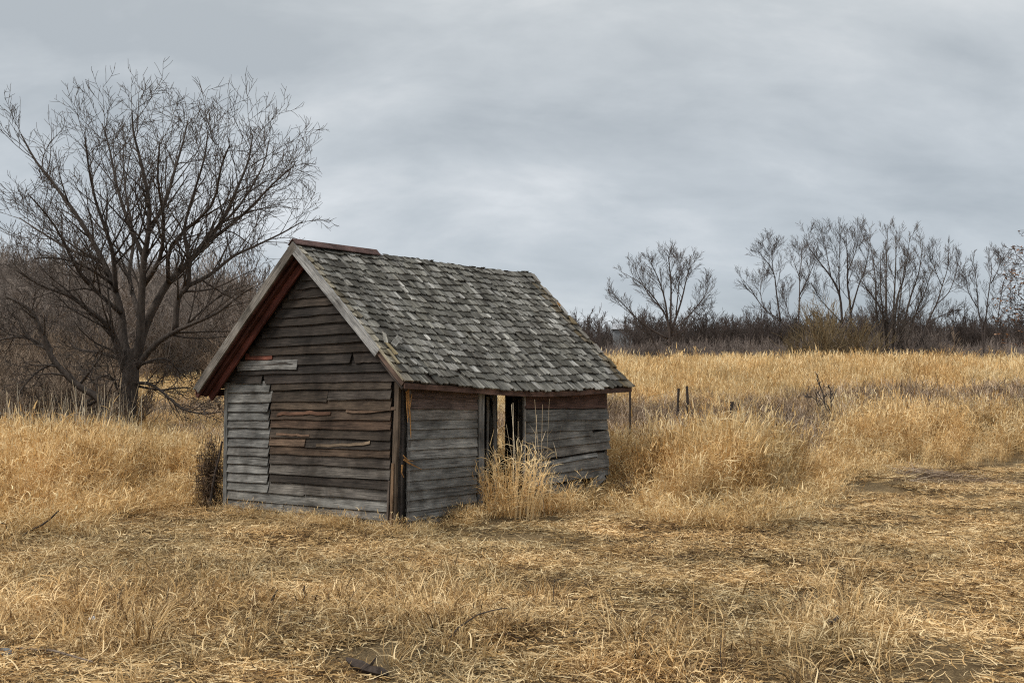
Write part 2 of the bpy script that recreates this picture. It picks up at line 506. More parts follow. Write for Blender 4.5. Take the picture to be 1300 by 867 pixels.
# ---- gable wall (a -> b is left to right in the photo)
gq = Quad(A0, B0, C1, D1)
gn = gq.n if gq.n.y < 0 else -gq.n
gq.n = gn
ridge_in = pt(373, 325, 15.10)          # wall apex just below the roof boards
apexw = (A0 + B0) * .5; apexw = Vector((apexw.x, apexw.y, ridge_in.z - .04))
mb = MB()
inn = gn * -0.03
def prism(mbx, P, nrm, th):
    """a flat panel of any outline with a thickness"""
    i = len(mbx.v); n = len(P)
    for p in P: mbx.v.append(tuple(p)); mbx.t.append(.5)
    for p in P: mbx.v.append(tuple(Vector(p) - nrm * th)); mbx.t.append(.5)
    mbx.f.append(tuple(i + k for k in range(n)))
    mbx.f.append(tuple(i + n + k for k in reversed(range(n))))
    for k in range(n):
        mbx.f.append((i + k, i + n + k, i + n + (k + 1) % n, i + (k + 1) % n))
prism(mb, [A0 + inn, B0 + inn, D1 + inn, apexw + inn, C1 + inn], gn, 0.02)
gable = mb.build("gable_wall", M_WOOD, shed, color=(0.06, 0.05, 0.045))

wall_h = 1.86
hts = [0.0]
while hts[-1] < 3.6: hts.append(hts[-1] + random.uniform(.118, .138))
apz = apexw.z - .02
NROW = 0
for i, h in enumerate(hts):
    hn = h / wall_h
    if hn <= 0.97:
        u0, u1 = 0.012, 0.955
    else:
        tt = (h + .03 - wall_h) / (apz - wall_h)
        if tt > .93: break
        u0, u1 = 0.5 * tt + .005, 1 - 0.5 * tt - .005
    def gpt(u, hh):
        if hh <= 1: return gq(u, hh)
        p = gq(u, 1.0); return Vector((p.x, p.y, p.z + (hh - 1) * wall_h))
    w = .155
    segsx = []
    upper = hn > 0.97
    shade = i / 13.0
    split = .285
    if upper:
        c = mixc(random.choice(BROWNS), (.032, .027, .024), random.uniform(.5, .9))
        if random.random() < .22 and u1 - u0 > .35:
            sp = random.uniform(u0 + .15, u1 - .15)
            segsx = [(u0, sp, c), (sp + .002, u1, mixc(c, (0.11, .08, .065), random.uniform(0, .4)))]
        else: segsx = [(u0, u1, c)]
    elif i <= 2:
        segsx = [(u0, u1, random.choice(GREYS))]
        if i == 1: segsx = [(u0, .38, GREYS[0]), (.382, u1, GREYS[4])]
    elif i == 3:
        segsx = [(u0, .29, GREYS[1]), (.292, .50, mixc(GREYS[4], BROWNS[0], .3)), (.502, u1, mixc(GREYS[4], BROWNS[3], .5))]
    else:
        gl = mixc(random.choice(GREYS), (0.17, .168, .16), .5)
        br = {4: BROWNS[1], 5: mixc(BROWNS[3], GREYS[4], .4), 6: BROWNS[3], 7: (0.085, 0.058, 0.040), 8: BROWNS[1], 9: BROWNS[0],
              10: (0.085, 0.055, 0.038), 11: (0.080, 0.057, 0.041), 12: (0.095, 0.069, 0.049), 13: BROWNS[1]}.get(i, BROWNS[0])
        if i == 8:
            segsx = [(u0, split, gl), (split + .003, .50, (0.14, 0.095, 0.065)), (.504, u1, BROWNS[1])]
        elif i == 13:
            segsx = [(u0, split + .01, gl), (split + .012, .62, BROWNS[0]), (.624, u1, BROWNS[3])]
        else:
            segsx = [(u0, split + random.uniform(-.004, .003), gl), (split + .008, u1, br)]
    for k, (a, b_, c) in enumerate(segsx):
        grey_left = (not upper and k == 0 and len(segsx) > 1 and i > 2)
        dh = random.uniform(-.012, .012) / wall_h if not upper else random.uniform(-.006, .006)
        d0 = d1 = 0
        if not grey_left and not upper and i > 3:
            dh += .010; d1 = random.uniform(-.012, .012)
        cur = random.choice([0, 0, .012, .022]) if grey_left else random.choice([0, 0, .008])
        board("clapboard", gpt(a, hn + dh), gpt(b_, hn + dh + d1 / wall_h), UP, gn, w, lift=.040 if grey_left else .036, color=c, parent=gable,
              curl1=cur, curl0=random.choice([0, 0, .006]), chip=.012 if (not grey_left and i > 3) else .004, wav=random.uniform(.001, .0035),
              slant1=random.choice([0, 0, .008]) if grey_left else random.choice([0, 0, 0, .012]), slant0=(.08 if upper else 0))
    NROW = i
# special lifted boards on the gable: the pale one that overlaps and the red offcut above it
def gxy(px, py, out=0.03):
    """point on the gable face seen at a place in the photo"""
    e = Vector((0, 0, EYE)); d = pt(px, py, 1.0) - e
    t = (A0 + gn * out - e).dot(gn) / d.dot(gn)
    return e + d * t
def sxy(px, py, q, out=0.03):
    e = Vector((0, 0, EYE)); d = pt(px, py, 1.0) - e
    t = (q.c[0] + q.n * out - e).dot(q.n) / d.dot(q.n)
    return e + d * t
board("clapboard", gxy(300, 471, .028), gxy(378, 469, .028), UP, gn, .135, lift=.02, color=(0.195, 0.19, 0.178), parent=gable, curl1=.01, slant0=.05, label="pale board nailed over the others below the eave")
board("clapboard", gxy(312, 457, .028), gxy(346, 456, .028), UP, gn, .09, lift=.016, color=(0.17, 0.062, 0.042), parent=gable, label="short red painted board offcut")
for (x0, y0, x1, y1, c) in ((352, 528, 420, 527, (0.125, .066, .042)), (440, 525, 503, 521, (0.15, .098, .066)), (402, 567, 470, 566, (0.19, .14, .095)), (351, 553, 393, 554, (0.16, .10, .066))):
    board("split_lath", gxy(x0, y0, .03), gxy(x1, y1, .03), UP, gn, random.uniform(.025, .05), th=.008, lift=.014, color=c, parent=gable, wav=.008, segs=8, chip=.025)

# corner boards
def post(name, p0, p1, xdir, ydir, w, dpt, color, parent=shed, mat=None, label=None, segs=6, wob=.004):
    """an upright timber with slightly uneven edges; grain along its length"""
    p0 = Vector(p0); p1 = Vector(p1)
    X = (p1 - p0); ln = X.length; X.normalize()
    Y = (xdir - X * xdir.dot(X)).normalized(); Z = X.cross(Y)
    if Z.dot(ydir) < 0: Z = -Z
    M = Matrix(((X.x, Y.x, Z.x, p0.x), (X.y, Y.y, Z.y, p0.y), (X.z, Y.z, Z.z, p0.z), (0, 0, 0, 1)))
    V = []; Fc = []
    for k in range(segs + 1):
        x = ln * k / segs
        a, b_ = random.uniform(-wob, wob), random.uniform(-wob, wob)
        V += [(x, -w / 2 + a, 0), (x, w / 2 + b_, 0), (x, w / 2 + b_, dpt), (x, -w / 2 + a, dpt)]
    for k in range(segs):
        for j in range(4):
            Fc.append((4 * k + j, 4 * k + (j + 1) % 4, 4 * k + 4 + (j + 1) % 4, 4 * k + 4 + j))
    Fc += [(0, 3, 2, 1), (4 * segs, 4 * segs + 1, 4 * segs + 2, 4 * segs + 3)]
    me = mesh_np(name, V, Fc, mat or M_WOOD); bm_fix(me)
    o = bpy.data.objects.new(name, me); o.color = (*color, 1)
    if label: o['label'] = label
    return place(o, M, parent)


gx = (B0 - A0).normalized()
post("corner_board", gxy(288, 655, .0), gxy(290, 486, .0), gx, gn, .075, .045, (0.20, .20, .19), gable)
post("corner_board", gxy(500, 690, .0), gxy(507, 484, .0), gx, gn, .078, .040, (0.105, .078, .056), gable, wob=.008, label="brown split corner board at the near corner")
post("corner_batten", gxy(497, 672, .041), gxy(499, 588, .041), gx, gn, .04, .018, (0.20, .13, .08), gable, wob=.006)
post("corner_batten", gxy(492, 668, .041), gxy(495, 610, .041), gx, gn, .03, .018, (0.15, .12, .10), gable, wob=.006)

# ---- side wall with the doorway (left to right in the photo)
sq = Quad(B0, E0, D1, F1)
sn = sq.n if sq.n.x > 0 else -sq.n
sq.n = sn
sx = (E0 - B0).normalized()
def sx_u(px):
    p = sxy(px, 560, sq, 0.0)
    return (p - B0).dot(sx) / (E0 - B0).length
uL, uJ0, uJ1, uD1 = sx_u(514), sx_u(604), sx_u(613.5), sx_u(663)
inn = sn * -.03
mb = MB()
for (a, b_, h0, h1) in ((0, uJ0, 0, 1), (uJ0, uD1, .955, 1), (uD1, 1, .22, 1)):
    prism(mb, [sq(a, h0) + inn, sq(b_, h0) + inn, sq(b_, h1) + inn, sq(a, h1) + inn], sn, .02)
side = mb.build("side_wall", M_WOOD, shed, color=(0.06, .052, .046))
h = 0.0; i = 0
while h < 1.80:
    st = random.uniform(.120, .138)
    hn = h / 1.86
    c = random.choice(GREYS); c = mixc(c, (0.215, .208, .195), .45)
    if h > 1.5: c = mixc(c, (0.12, .06, .045), .65)
    if h > 1.36 and h < 1.5: c = mixc(c, (.17, .13, .1), .3)
    tilt = random.uniform(-.01, .01)
    board("clapboard", sq(uL, hn), sq(uJ0 - .004, hn + tilt / 1.86 * .5), UP, sn, min(.155, 1.84 - h), color=c, parent=side, lift=.036, chip=.005, wav=random.uniform(.001, .003), curl0=random.choice([0, 0, .01]))
    h += st; i += 1
# right-hand section: boards tilt up to the right and end raggedly; the lowest have gone
rows = [(664, 497 + 29, 770, 496 + 28, REDS[1], .20), (664, 546, 771, 541, GREYS[3], .155), (668, 561, 771, 556, GREYS[1], .155), (666, 577, 746, 567, GREYS[0], .15),
        (672, 590, 772, 578, GREYS[0], .17), (700, 604, 772, 594, GREYS[4], .16), (676, 628, 757, 612, (.25, .245, .235), .13), (676, 641, 772, 626, GREYS[2], .165), (676, 662, 772, 640, (.22, .215, .20), .16)]
rows = [(664, 519, 769, 518, mixc(REDS[1], (.1, .07, .06), .5), .22), (664, 535, 770, 532, GREYS[3], .165), (664, 549, 770, 545, GREYS[1], .165), (664, 563, 750, 552, GREYS[0], .15),
        (668, 572, 772, 560, GREYS[0], .165), (668, 585, 772, 570, GREYS[4], .15), (668, 594, 757, 580, (.27, .265, .25), .06), (668, 605, 772, 592, GREYS[2], .17), (672, 619, 772, 602, (.22, .215, .20), .14), (676, 634, 738, 622, (.17, .165, .15), .15)]
for (x0, y0, x1, y1, c, w) in rows:
    board("clapboard", sxy(x0, y0, sq, 0), sxy(x1, y1, sq, 0), UP, sn, w, color=c, parent=side, lift=.036, chip=.014, wav=random.uniform(.002, .006), curl1=random.choice([0, .012]), slant1=random.choice([0, .015, -.01]))
board("clapboard", sxy(745, 628, sq, .02), sxy(768, 608, sq, .03), UP, sn, .12, color=(.27, .265, .255), parent=side, lift=.02, label="fallen board end hanging at the lower right corner")
board("clapboard", sxy(752, 558, sq, 0), sxy(769, 556, sq, 0), UP, sn, .10, color=GREYS[3], parent=side, lift=.014, segs=3)
board("clapboard", sxy(757, 582, sq, 0), sxy(770, 581, sq, 0), UP, sn, .09, color=GREYS[1], parent=side, lift=.014, segs=3)
post("door_jamb", sxy(609, 655, sq, 0), sxy(609, 497, sq, 0), sx, sn, .115, .035, (.20, .195, .185), side, label="grey upright door post left of the doorway")
post("door_jamb", sxy(664.5, 640, sq, 0), sxy(664.5, 494, sq, 0), sx, sn, .035, .03, (.36, .35, .33), side, label="thin pale door post right of the doorway")
post("door_head", sxy(604, 498.5, sq, -.01), sxy(668, 498, sq, -.01), UP, sn, .06, .03, (.09, .07, .06), side)
post("corner_board", sxy(768.5, 640, sq, -.01), sxy(768, 496, sq, -.01), sx, sn, .05, .02, (.12, .11, .10), side)
post("corner_board", sxy(516, 690, sq, .0), sxy(519, 486, sq, .0), sx, sn, .035, .03, (.19, .18, .17), side, wob=.006)
for (px_, top_, wd_, cc) in ((618.5, 503, .05, .20), (627, 502, .07, .26), (652.5, 503, .06, .24), (658.5, 506, .035, .30)):
    post("inner_board", sxy(px_ + random.uniform(-1, 1), 660, sq, -.42), sxy(px_, top_, sq, -.42), sx, sn, wd_, .02, (cc, cc * .94, cc * .86), side, wob=.006)
# splintered wood at the near corner, raw and orange where it broke
for (pts_, wd) in ((((518, 487), (519, 512), (521, 530), (522, 556)), .040), (((516, 490), (517, 520), (518, 536)), .022), (((523, 500), (521, 515), (519, 530)), .014),
                   (((513, 583), (520, 588), (528, 592), (536, 596)), .030), (((512, 578), (518, 584), (526, 586)), .016), (((511, 590), (510, 600), (513, 606)), .03)):
    m_ = MB(); P = [sxy(x, y, sq, .05 + random.uniform(0, .02)) for x, y in pts_]
    n = len(P)
    V = []; Fc = []
    for k, p in enumerate(P):
        ww = wd * (1 - .85 * k / (n - 1)) * .5
        tdir = (P[min(k + 1, n - 1)] - P[max(k - 1, 0)]).normalized(); sv = tdir.cross(sn).normalized()
        V += [p - sv * ww, p + sv * ww, p + sv * ww - sn * .006, p - sv * ww - sn * .006]
    for k in range(n - 1):
        for j in range(4): Fc.append((4 * k + j, 4 * k + (j + 1) % 4, 4 * k + 4 + (j + 1) % 4, 4 * k + 4 + j))
    Fc += [(0, 3, 2, 1), (4 * n - 4, 4 * n - 3, 4 * n - 2, 4 * n - 1)]
    me = mesh_np("wood_splinter", V, Fc, M_WOOD); bm_fix(me)
    o = bpy.data.objects.new("wood_splinter", me); o.color = (.46, .24, .085, 1); place(o, None, side)

# ---- the two hidden walls, with the gap that shows the field through the doorway
lq = Quad(A0, Zr, C1, Zt)
ln_ = lq.n if lq.n.x < 0 else -lq.n
lq.n = ln_
mb = MB()
prism(mb, [lq(0, 0), lq(1, 0), lq(1, 1), lq(0, 1)], ln_, .03)
back = mb.build("back_wall", M_WOOD, shed, color=(0.11, .095, .08))
for k in range(13):
    board("clapboard", lq(.01, k / 14.2, .002), lq(.99, k / 14.2, .002), UP, ln_, .155, color=random.choice(GREYS), parent=back, segs=3)
for u in (.2, .4, .6, .8):
    post("stud", lq(u, .02, -.034), lq(u, .98, -.034), (Zr - A0).normalized(), -ln_, .06, .08, (0.16, .135, .11), back)
rq = Quad(Zr, E0, Zt, F1)
rn = rq.n if rq.n.y > 0 else -rq.n
rq.n = rn
apr = (Zt + F1) * .5; apr = Vector((apr.x, apr.y, R1.z - .16))
def r_u(px):
    """where a sight line through the doorway meets the rear wall"""
    e = Vector((0, 0, EYE)); d = pt(px, 520, 1.0) - e
    p = e + d * ((Zr - e).dot(rn) / d.dot(rn))
    return (p - Zr).dot((E0 - Zr).normalized()) / (E0 - Zr).length
ua, ub = sorted((r_u(634), r_u(647)))
mb = MB()
prism(mb, [rq(0, 0), rq(ua, 0), rq(ua, .93), rq(0, .93)], rn, .03)
prism(mb, [rq(ub, 0), rq(1, 0), rq(1, .93), rq(ub, .93)], rn, .03)
prism(mb, [rq(ua, 0), rq(ub, 0), rq(ub, .30), rq(ua, .30)], rn, .03)
prism(mb, [rq(0, .93), rq(1, .93), F1, apr, Zt], rn, .03)
rear = mb.build("rear_wall", M_WOOD, shed, color=(0.10, .09, .08))
for k in range(14):
    for (a, b_) in (((.01, ua), (ub, .99)) if 4 <= k <= 12 else ((.01, .99),)):
        board("clapboard", rq(a, k / 14.2, .002), rq(b_, k / 14.2, .002), UP, rn, .155 if k < 13 else .12, color=random.choice(GREYS), parent=rear, segs=4)
for u in (ua - .02, ub + .02, ua - .09, ub + .08, .2, .8):
    post("stud", rq(u, .02, -.034), rq(u, .98, -.034), (E0 - Zr).normalized(), -rn, .05, .08, (0.20, .18, .155), rear)
post("loose_board", rq(ua - .01, .86, -.10), rq(ub - .035, .36, -.11), (E0 - Zr).normalized(), -rn, .05, .018, (.22, .20, .17), rear)
for k in range(5): post("loose_board", rq(ub + .03 + .01 * k, .30 - .015 * k, -.12 - .02 * k), rq(ub + .14, .36 - .05 * k, -.12 - .02 * k), UP, -rn, .10, .018, (0.30, .285, .26), rear) if k < 2 else None
k = 0
while True:
    tt = (k * .13 + .06) / (apr.z - 1.85)
    if tt > .93: break
    p0, p1 = rq(.5 * tt + .01, 1, .002), rq(1 - .5 * tt - .01, 1, .002)
    dz = Vector((0, 0, k * .13)); board("clapboard", p0 + dz, p1 + dz, UP, rn, .155, color=random.choice(BROWNS), parent=rear, segs=4); k += 1

# ---- roof
def slope_pt(e0, e1, r0, r1, u, s, sag=0.0):
    p = (e0 * (1 - u) + e1 * u) * (1 - s) + (r0 * (1 - u) + r1 * u) * s
    bow = 4 * u * (1 - u)
    dz = -sag * bow * (1 - s) + .012 * math.sin(u * 9 + s * 4) - .02 * bow * s
    return p + Vector((0, 0, dz))


def RS_(u, s): return slope_pt(G_, H_, R0, R1, u, s, .075)
def LS_(u, s): return slope_pt(J_, K_, R0, R1, u, s, .02)


mb = MB()
def deck(fn, flip):
    nu, ns = 12, 6
    i0 = len(mb.v)
    for lay in (0, 1):
        for a in range(nu + 1):
            for b_ in range(ns + 1):
                u, s = a / nu, b_ / ns
                p = fn(u, s)
                e1 = fn(min(1, u + .01), s) - fn(max(0, u - .01), s); e2 = fn(u, min(1, s + .01)) - fn(u, max(0, s - .01))
                n = e1.cross(e2).normalized(); n = n if n.z > 0 else -n
                mb.v.append(tuple(p - n * (.022 + .022 * lay))); mb.t.append(.5)
    def id_(l, a, b_): return i0 + l * (nu + 1) * (ns + 1) + a * (ns + 1) + b_
    for a in range(nu):
        for b_ in range(ns):
            mb.f.append((id_(0, a, b_), id_(0, a + 1, b_), id_(0, a + 1, b_ + 1), id_(0, a, b_ + 1)))
            mb.f.append((id_(1, a, b_), id_(1, a, b_ + 1), id_(1, a + 1, b_ + 1), id_(1, a + 1, b_)))
    for a in range(nu):
        for b_ in (0, ns): mb.f.append((id_(0, a, b_), id_(1, a, b_), id_(1, a + 1, b_), id_(0, a + 1, b_)))
    for b_ in range(ns):
        for a in (0, nu): mb.f.append((id_(0, a, b_), id_(0, a, b_ + 1), id_(1, a, b_ + 1), id_(1, a, b_)))
deck(RS_, False); deck(LS_, True)
roof = mb.build("roof", M_WOOD, shed, color=(0.075, .060, .048))
roof['label'] = "wood shingled gable roof, red painted under its left overhang"

# shingles
ROWS = 19
SH_VAR = []
for k in range(14):
    ln = .30
    V = []
    nx = 3
    chipL, chipR = random.choice([0, 0, .02, .035]), random.choice([0, 0, .02, .03])
    cup = random.uniform(-.004, .010)
    for a in range(nx + 1):
        x = a / nx - .5
        e = (chipL if a == 0 else chipR if a == nx else random.uniform(-.006, .008))
        cz = cup * (abs(x) * 2) ** 2
        V += [(x, e, .0 + cz), (x, e, .020 + cz), (x, ln, .004), (x, ln, 0)]
    Fc = []
    for a in range(nx):
        for j in range(4): Fc.append((4 * a + j, 4 * a + (j + 1) % 4, 4 * a + 4 + (j + 1) % 4, 4 * a + 4 + j))
    Fc += [(0, 3, 2, 1), (4 * nx, 4 * nx + 1, 4 * nx + 2, 4 * nx + 3)]
    me = mesh_np("shingle", V, Fc, M_SHINGLE); bm_fix(me)
    SH_VAR.append(me)


def streak(u): return 1 + .32 * math.sin(u * 61 + 2.1 * math.sin(u * 23)) * math.sin(u * 37 + 1) + .15 * math.sin(u * 140)


def shingle_color():
    r = random.random()
    if r < .045: k = random.uniform(.36, .48); return k, k * .965, k * .89
    if r < .26: k = random.uniform(.24, .33); return k, k * .96, k * .865
    if r < .76: k = random.uniform(.155, .225); return k, k * .955, k * .83
    k = random.uniform(.085, .13); return k, k * .935, k * .78


slots = []
def lay(fn, side_no):
    for r in range(ROWS):
        s0 = r / ROWS
        u = -.004; band = random.uniform(-.01, .01)
        L_ = (fn(1, s0) - fn(0, s0)).length
        while u < 1.0:
            w = random.choice([.06, .07, .085, .10, .11, .13, .16]) * random.uniform(.9, 1.1)
            du = w / L_
            uc = u + du / 2
            if uc + du / 2 > 1.006: w *= .6; du *= .6; uc = u + du / 2
            s = s0 + random.uniform(-.010, .010) - (.012 if r == 0 else 0)
            p = fn(uc, s)
            X = (fn(min(1, uc + .02), s) - fn(max(0, uc - .02), s)).normalized()
            Y = (fn(uc, min(1, s + .05)) - fn(uc, s - .02)).normalized()
            if side_no: X = -X
            Zn = X.cross(Y).normalized(); Y = Zn.cross(X)
            M = Matrix(((X.x, Y.x, Zn.x, p.x), (X.y, Y.y, Zn.y, p.y), (X.z, Y.z, Zn.z, p.z), (0, 0, 0, 1)))
            tilt = R(3.6) + (random.uniform(0, R(4)) if random.random() < .4 else 0)
            last = r >= ROWS - 2
            M = M @ Matrix.Translation((0, 0, -.004 + random.uniform(0, .004))) @ Matrix.Rotation(-tilt + R(1.0), 4, 'X') @ Matrix.Rotation(random.gauss(0, R(1.1)), 4, 'Z') @ Matrix.Rotation(random.gauss(0, R(1.6)), 4, 'Y')
            M = M @ Matrix.Diagonal((w * .90, (.5 if r == ROWS - 1 else .78 if last else 1), 1, 1))
            c = shingle_color(); c = tuple(min(.6, q * streak(uc + .015 * math.sin(s * 7))) for q in c)
            if side_no == 0 and uc > .955 and random.random() < .75: c = mixc(c, (.19, .135, .065), random.uniform(.1, .7))      # orange lichen along the far verge
            if side_no == 0 and uc < .02: c = mixc(c, (.30, .24, .14), .35)
            if random.random() < .012: u += du; continue                                                                   # lost shingles
            slots.append((p.y, side_no, M, c))
            u += du
lay(RS_, 0)
lay(LS_, 1)
slots.sort(key=lambda q: (q[1], q[0]))
jv, jf, jg, jc = [], [], [], []
ns = 0
for (_, sd_, M, c) in slots:
    me = random.choice(SH_VAR)
    if sd_ == 0 and ns < 300:
        o = bpy.data.objects.new("shingle", me); o.color = (*c, 1); place(o, M, roof); ns += 1
    else:
        i0 = len(jv); off = Vector((random.uniform(0, 400), random.uniform(0, 400), 0))
        sxw = M.to_scale().x
        for v in me.vertices:
            jv.append(tuple(M @ v.co)); jg.append(tuple(Vector((v.co.x * sxw * 7, v.co.y, v.co.z)) + off)); jc.append(c)
        for f in me.polygons: jf.append(tuple(i0 + k for k in f.vertices))
me = mesh_np("shingle_rows", jv, jf, M_SHINGLE_J, {'gco': np.array(jg), 'pcol': np.array(jc)})
tag(place(bpy.data.objects.new("shingle_rows", me), None, roof), kind='stuff')

# rake boards, fascia, ridge cap
def beam(name, P, w, th, wdir, nrm, color, parent=roof, wob=.004, label=None, mat=None):
    """a board that follows a line of points; local x runs along it"""
    P = [Vector(p) for p in P]
    X = (P[-1] - P[0]).normalized(); Y = (wdir - X * wdir.dot(X)).normalized(); Z = X.cross(Y)
    if Z.dot(nrm) < 0: Z = -Z
    M = Matrix(((X.x, Y.x, Z.x, P[0].x), (X.y, Y.y, Z.y, P[0].y), (X.z, Y.z, Z.z, P[0].z), (0, 0, 0, 1)))
    Mi = M.inverted()
    V = []; Fc = []
    for p in P:
        q = Mi @ p; a, b_ = random.uniform(-wob, wob), random.uniform(-wob, wob)
        V += [(q.x, q.y + a, q.z), (q.x, q.y + w + b_, q.z), (q.x, q.y + w + b_, q.z + th), (q.x, q.y + a, q.z + th)]
    n = len(P)
    for k in range(n - 1):
        for j in range(4): Fc.append((4 * k + j, 4 * k + (j + 1) % 4, 4 * k + 4 + (j + 1) % 4, 4 * k + 4 + j))
    Fc += [(0, 3, 2, 1), (4 * n - 4, 4 * n - 3, 4 * n - 2, 4 * n - 1)]
    me = mesh_np(name, V, Fc, mat or M_WOOD); bm_fix(me)
    o = bpy.data.objects.new(name, me); o.color = (*color, 1)
    if label: o['label'] = label
    return place(o, M, parent)


fwd = gn                      # outwards from the gable
def edge(fn, s0, s1, n, dz, out): return [fn(0, s0 + (s1 - s0) * k / n) + fwd * out + Vector((0, 0, dz)) for k in range(n + 1)]
dn = Vector((0, 0, -1))
beam("rake_board", edge(LS_, -.005, 1.0, 6, .012, .002), .125, .028, dn, fwd, (.215, .195, .172), label="grey brown rake board on the left slope")
mb = MB(); mb.hexa([tuple(LS_(u, s_) + Vector((0, 0, dz)) + fwd * o_) for dz in (-.075, -.058) for (u, s_, o_) in ((0, -.003, -.01), (.055, -.003, 0), (.055, .995, 0), (0, .995, -.01))])
mb.build("soffit_board", M_WOOD, roof, color=(.115, .040, .030))
beam("rake_trim", edge(LS_, -.004, 1.0, 6, -.118, -.03), .05, .03, dn, fwd, (.085, .034, .027))
beam("frieze_board", [LS_(0, .02 + .96 * k / 6) + Vector((0, 0, -.10)) - fwd * .165 for k in range(7)], .19, .03, dn, fwd, (.125, .040, .030), label="red board under the left overhang against the gable")
beam("frieze_board", [RS_(0, .02 + .96 * k / 6) + Vector((0, 0, -.08)) - fwd * .165 for k in range(7)], .12, .03, dn, fwd, (.06, .045, .038))
beam("rake_board", edge(RS_, .20, 1.0, 6, .012, .002), .128, .026, dn, fwd, (.33, .325, .315), label="pale grey rake board that breaks off above the eave")
beam("rake_trim", edge(RS_, .0, .24, 4, -.012, -.012), .075, .022, dn, fwd, (.17, .115, .09))
beam("rake_trim", edge(RS_, .0, .23, 4, .010, .006), .022, .02, dn, fwd, (.42, .37, .27))
beam("rake_rafter", edge(RS_, .0, 1.0, 6, -.03, -.06), .11, .04, dn, fwd, (.075, .06, .052))
beam("rake_rafter", edge(LS_, .0, 1.0, 6, -.05, -.12), .13, .05, dn, fwd, (.10, .038, .03))
ev = sx
eav = [RS_(k / 10, 0) + Vector((0, 0, -.030)) - sn * .02 for k in range(11)]
beam("eave_fascia", eav, .070, .022, dn, sn, (.125, .075, .058), wob=.003, label="red brown sagging board under the eave")
beam("eave_fascia", [LS_(k / 6, 0) + Vector((0, 0, -.04)) for k in range(7)], .10, .022, dn, ln_, (.15, .06, .045))
beam("verge_board", [RS_(1, k / 5) + Vector((0, 0, -.012)) for k in range(6)], .09, .022, dn, -fwd, (.2, .19, .17))
# soffit under the low end of the left overhang closes the eave box
sq_pts = [LS_(0, .0) + Vector((0, 0, -.14)), LS_(0, .09) + Vector((0, 0, -.17))]
mcap = MB()
for (fn, wdt, dzz) in ((RS_, .11, .0), (LS_, .11, .0)):
    P = []
    for u in (0.0, .30):
        top = fn(u, 1.0) + Vector((0, 0, .052 + .012 * u)); low = fn(u, 1 - wdt / 2.75) + Vector((0, 0, .052))
        P.append((top, low))
    (t0, l0), (t1, l1) = P
    t0 = t0 + fwd * .03; l0 = l0 + fwd * .03
    z = Vector((0, 0, .012))
    mcap.hexa([t0 - z, t1 - z, l1 - z, l0 - z, t0, t1, l1, l0])
me = mesh_np("ridge_cap", mcap.v, mcap.f, M_WOOD); bm_fix(me)
o = bpy.data.objects.new("ridge_cap", me); o.color = (.105, .062, .054, 1); o['label'] = "rust brown ridge cap left only at the front"; place(o, None, roof)
# lifted broken shingles by the front verge and a pale scrap on the far verge
def scrap(px, py, fn, u, s, size, rot, color, lift, tilt, label=None):
    p = fn(u, s); X = (fn(u + .02, s) - fn(u - .02, s)).normalized(); Y = (fn(u, s + .05) - fn(u, s)).normalized(); Zn = X.cross(Y).normalized()
    M = Matrix(((X.x, Y.x, Zn.x, p.x), (X.y, Y.y, Zn.y, p.y), (X.z, Y.z, Zn.z, p.z), (0, 0, 0, 1)))
    M = M @ Matrix.Translation((0, 0, lift)) @ Matrix.Rotation(R(rot), 4, 'Z') @ Matrix.Rotation(R(tilt), 4, 'X') @ Matrix.Diagonal((size[0], size[1] / .3, 1, 1))
    o = bpy.data.objects.new("loose_shingle", random.choice(SH_VAR)); o.color = (*color, 1)
    if label: o['label'] = label
    place(o, M, roof)
scrap(0, 0, RS_, .045, .225, (.08, .26), -55, (.40, .39, .36), .03, 12, "pale split shingle sticking out by the front verge")
scrap(0, 0, RS_, .025, .235, (.05, .22), -25, (.42, .40, .35), .03, 8)
scrap(0, 0, RS_, .03, .16, (.06, .22), 6, (.34, .27, .15), .028, 5)
scrap(0, 0, RS_, .015, .10, (.05, .26), 4, (.36, .30, .19), .026, 4)
scrap(0, 0, RS_, .985, .60, (.10, .20), 40, (.62, .61, .58), .03, 25, "white scrap curled up on the far verge")
scrap(0, 0, RS_, .995, .66, (.09, .16), 60, (.40, .20, .05), .03, 20)
for k in range(7):
    s = .90 - k * .125
    scrap(0, 0, RS_, .992, s, (.09, .22), random.uniform(-12, 12), random.choice([(.20, .135, .06), (.18, .14, .08), (.25, .23, .20)]), .012, 4)


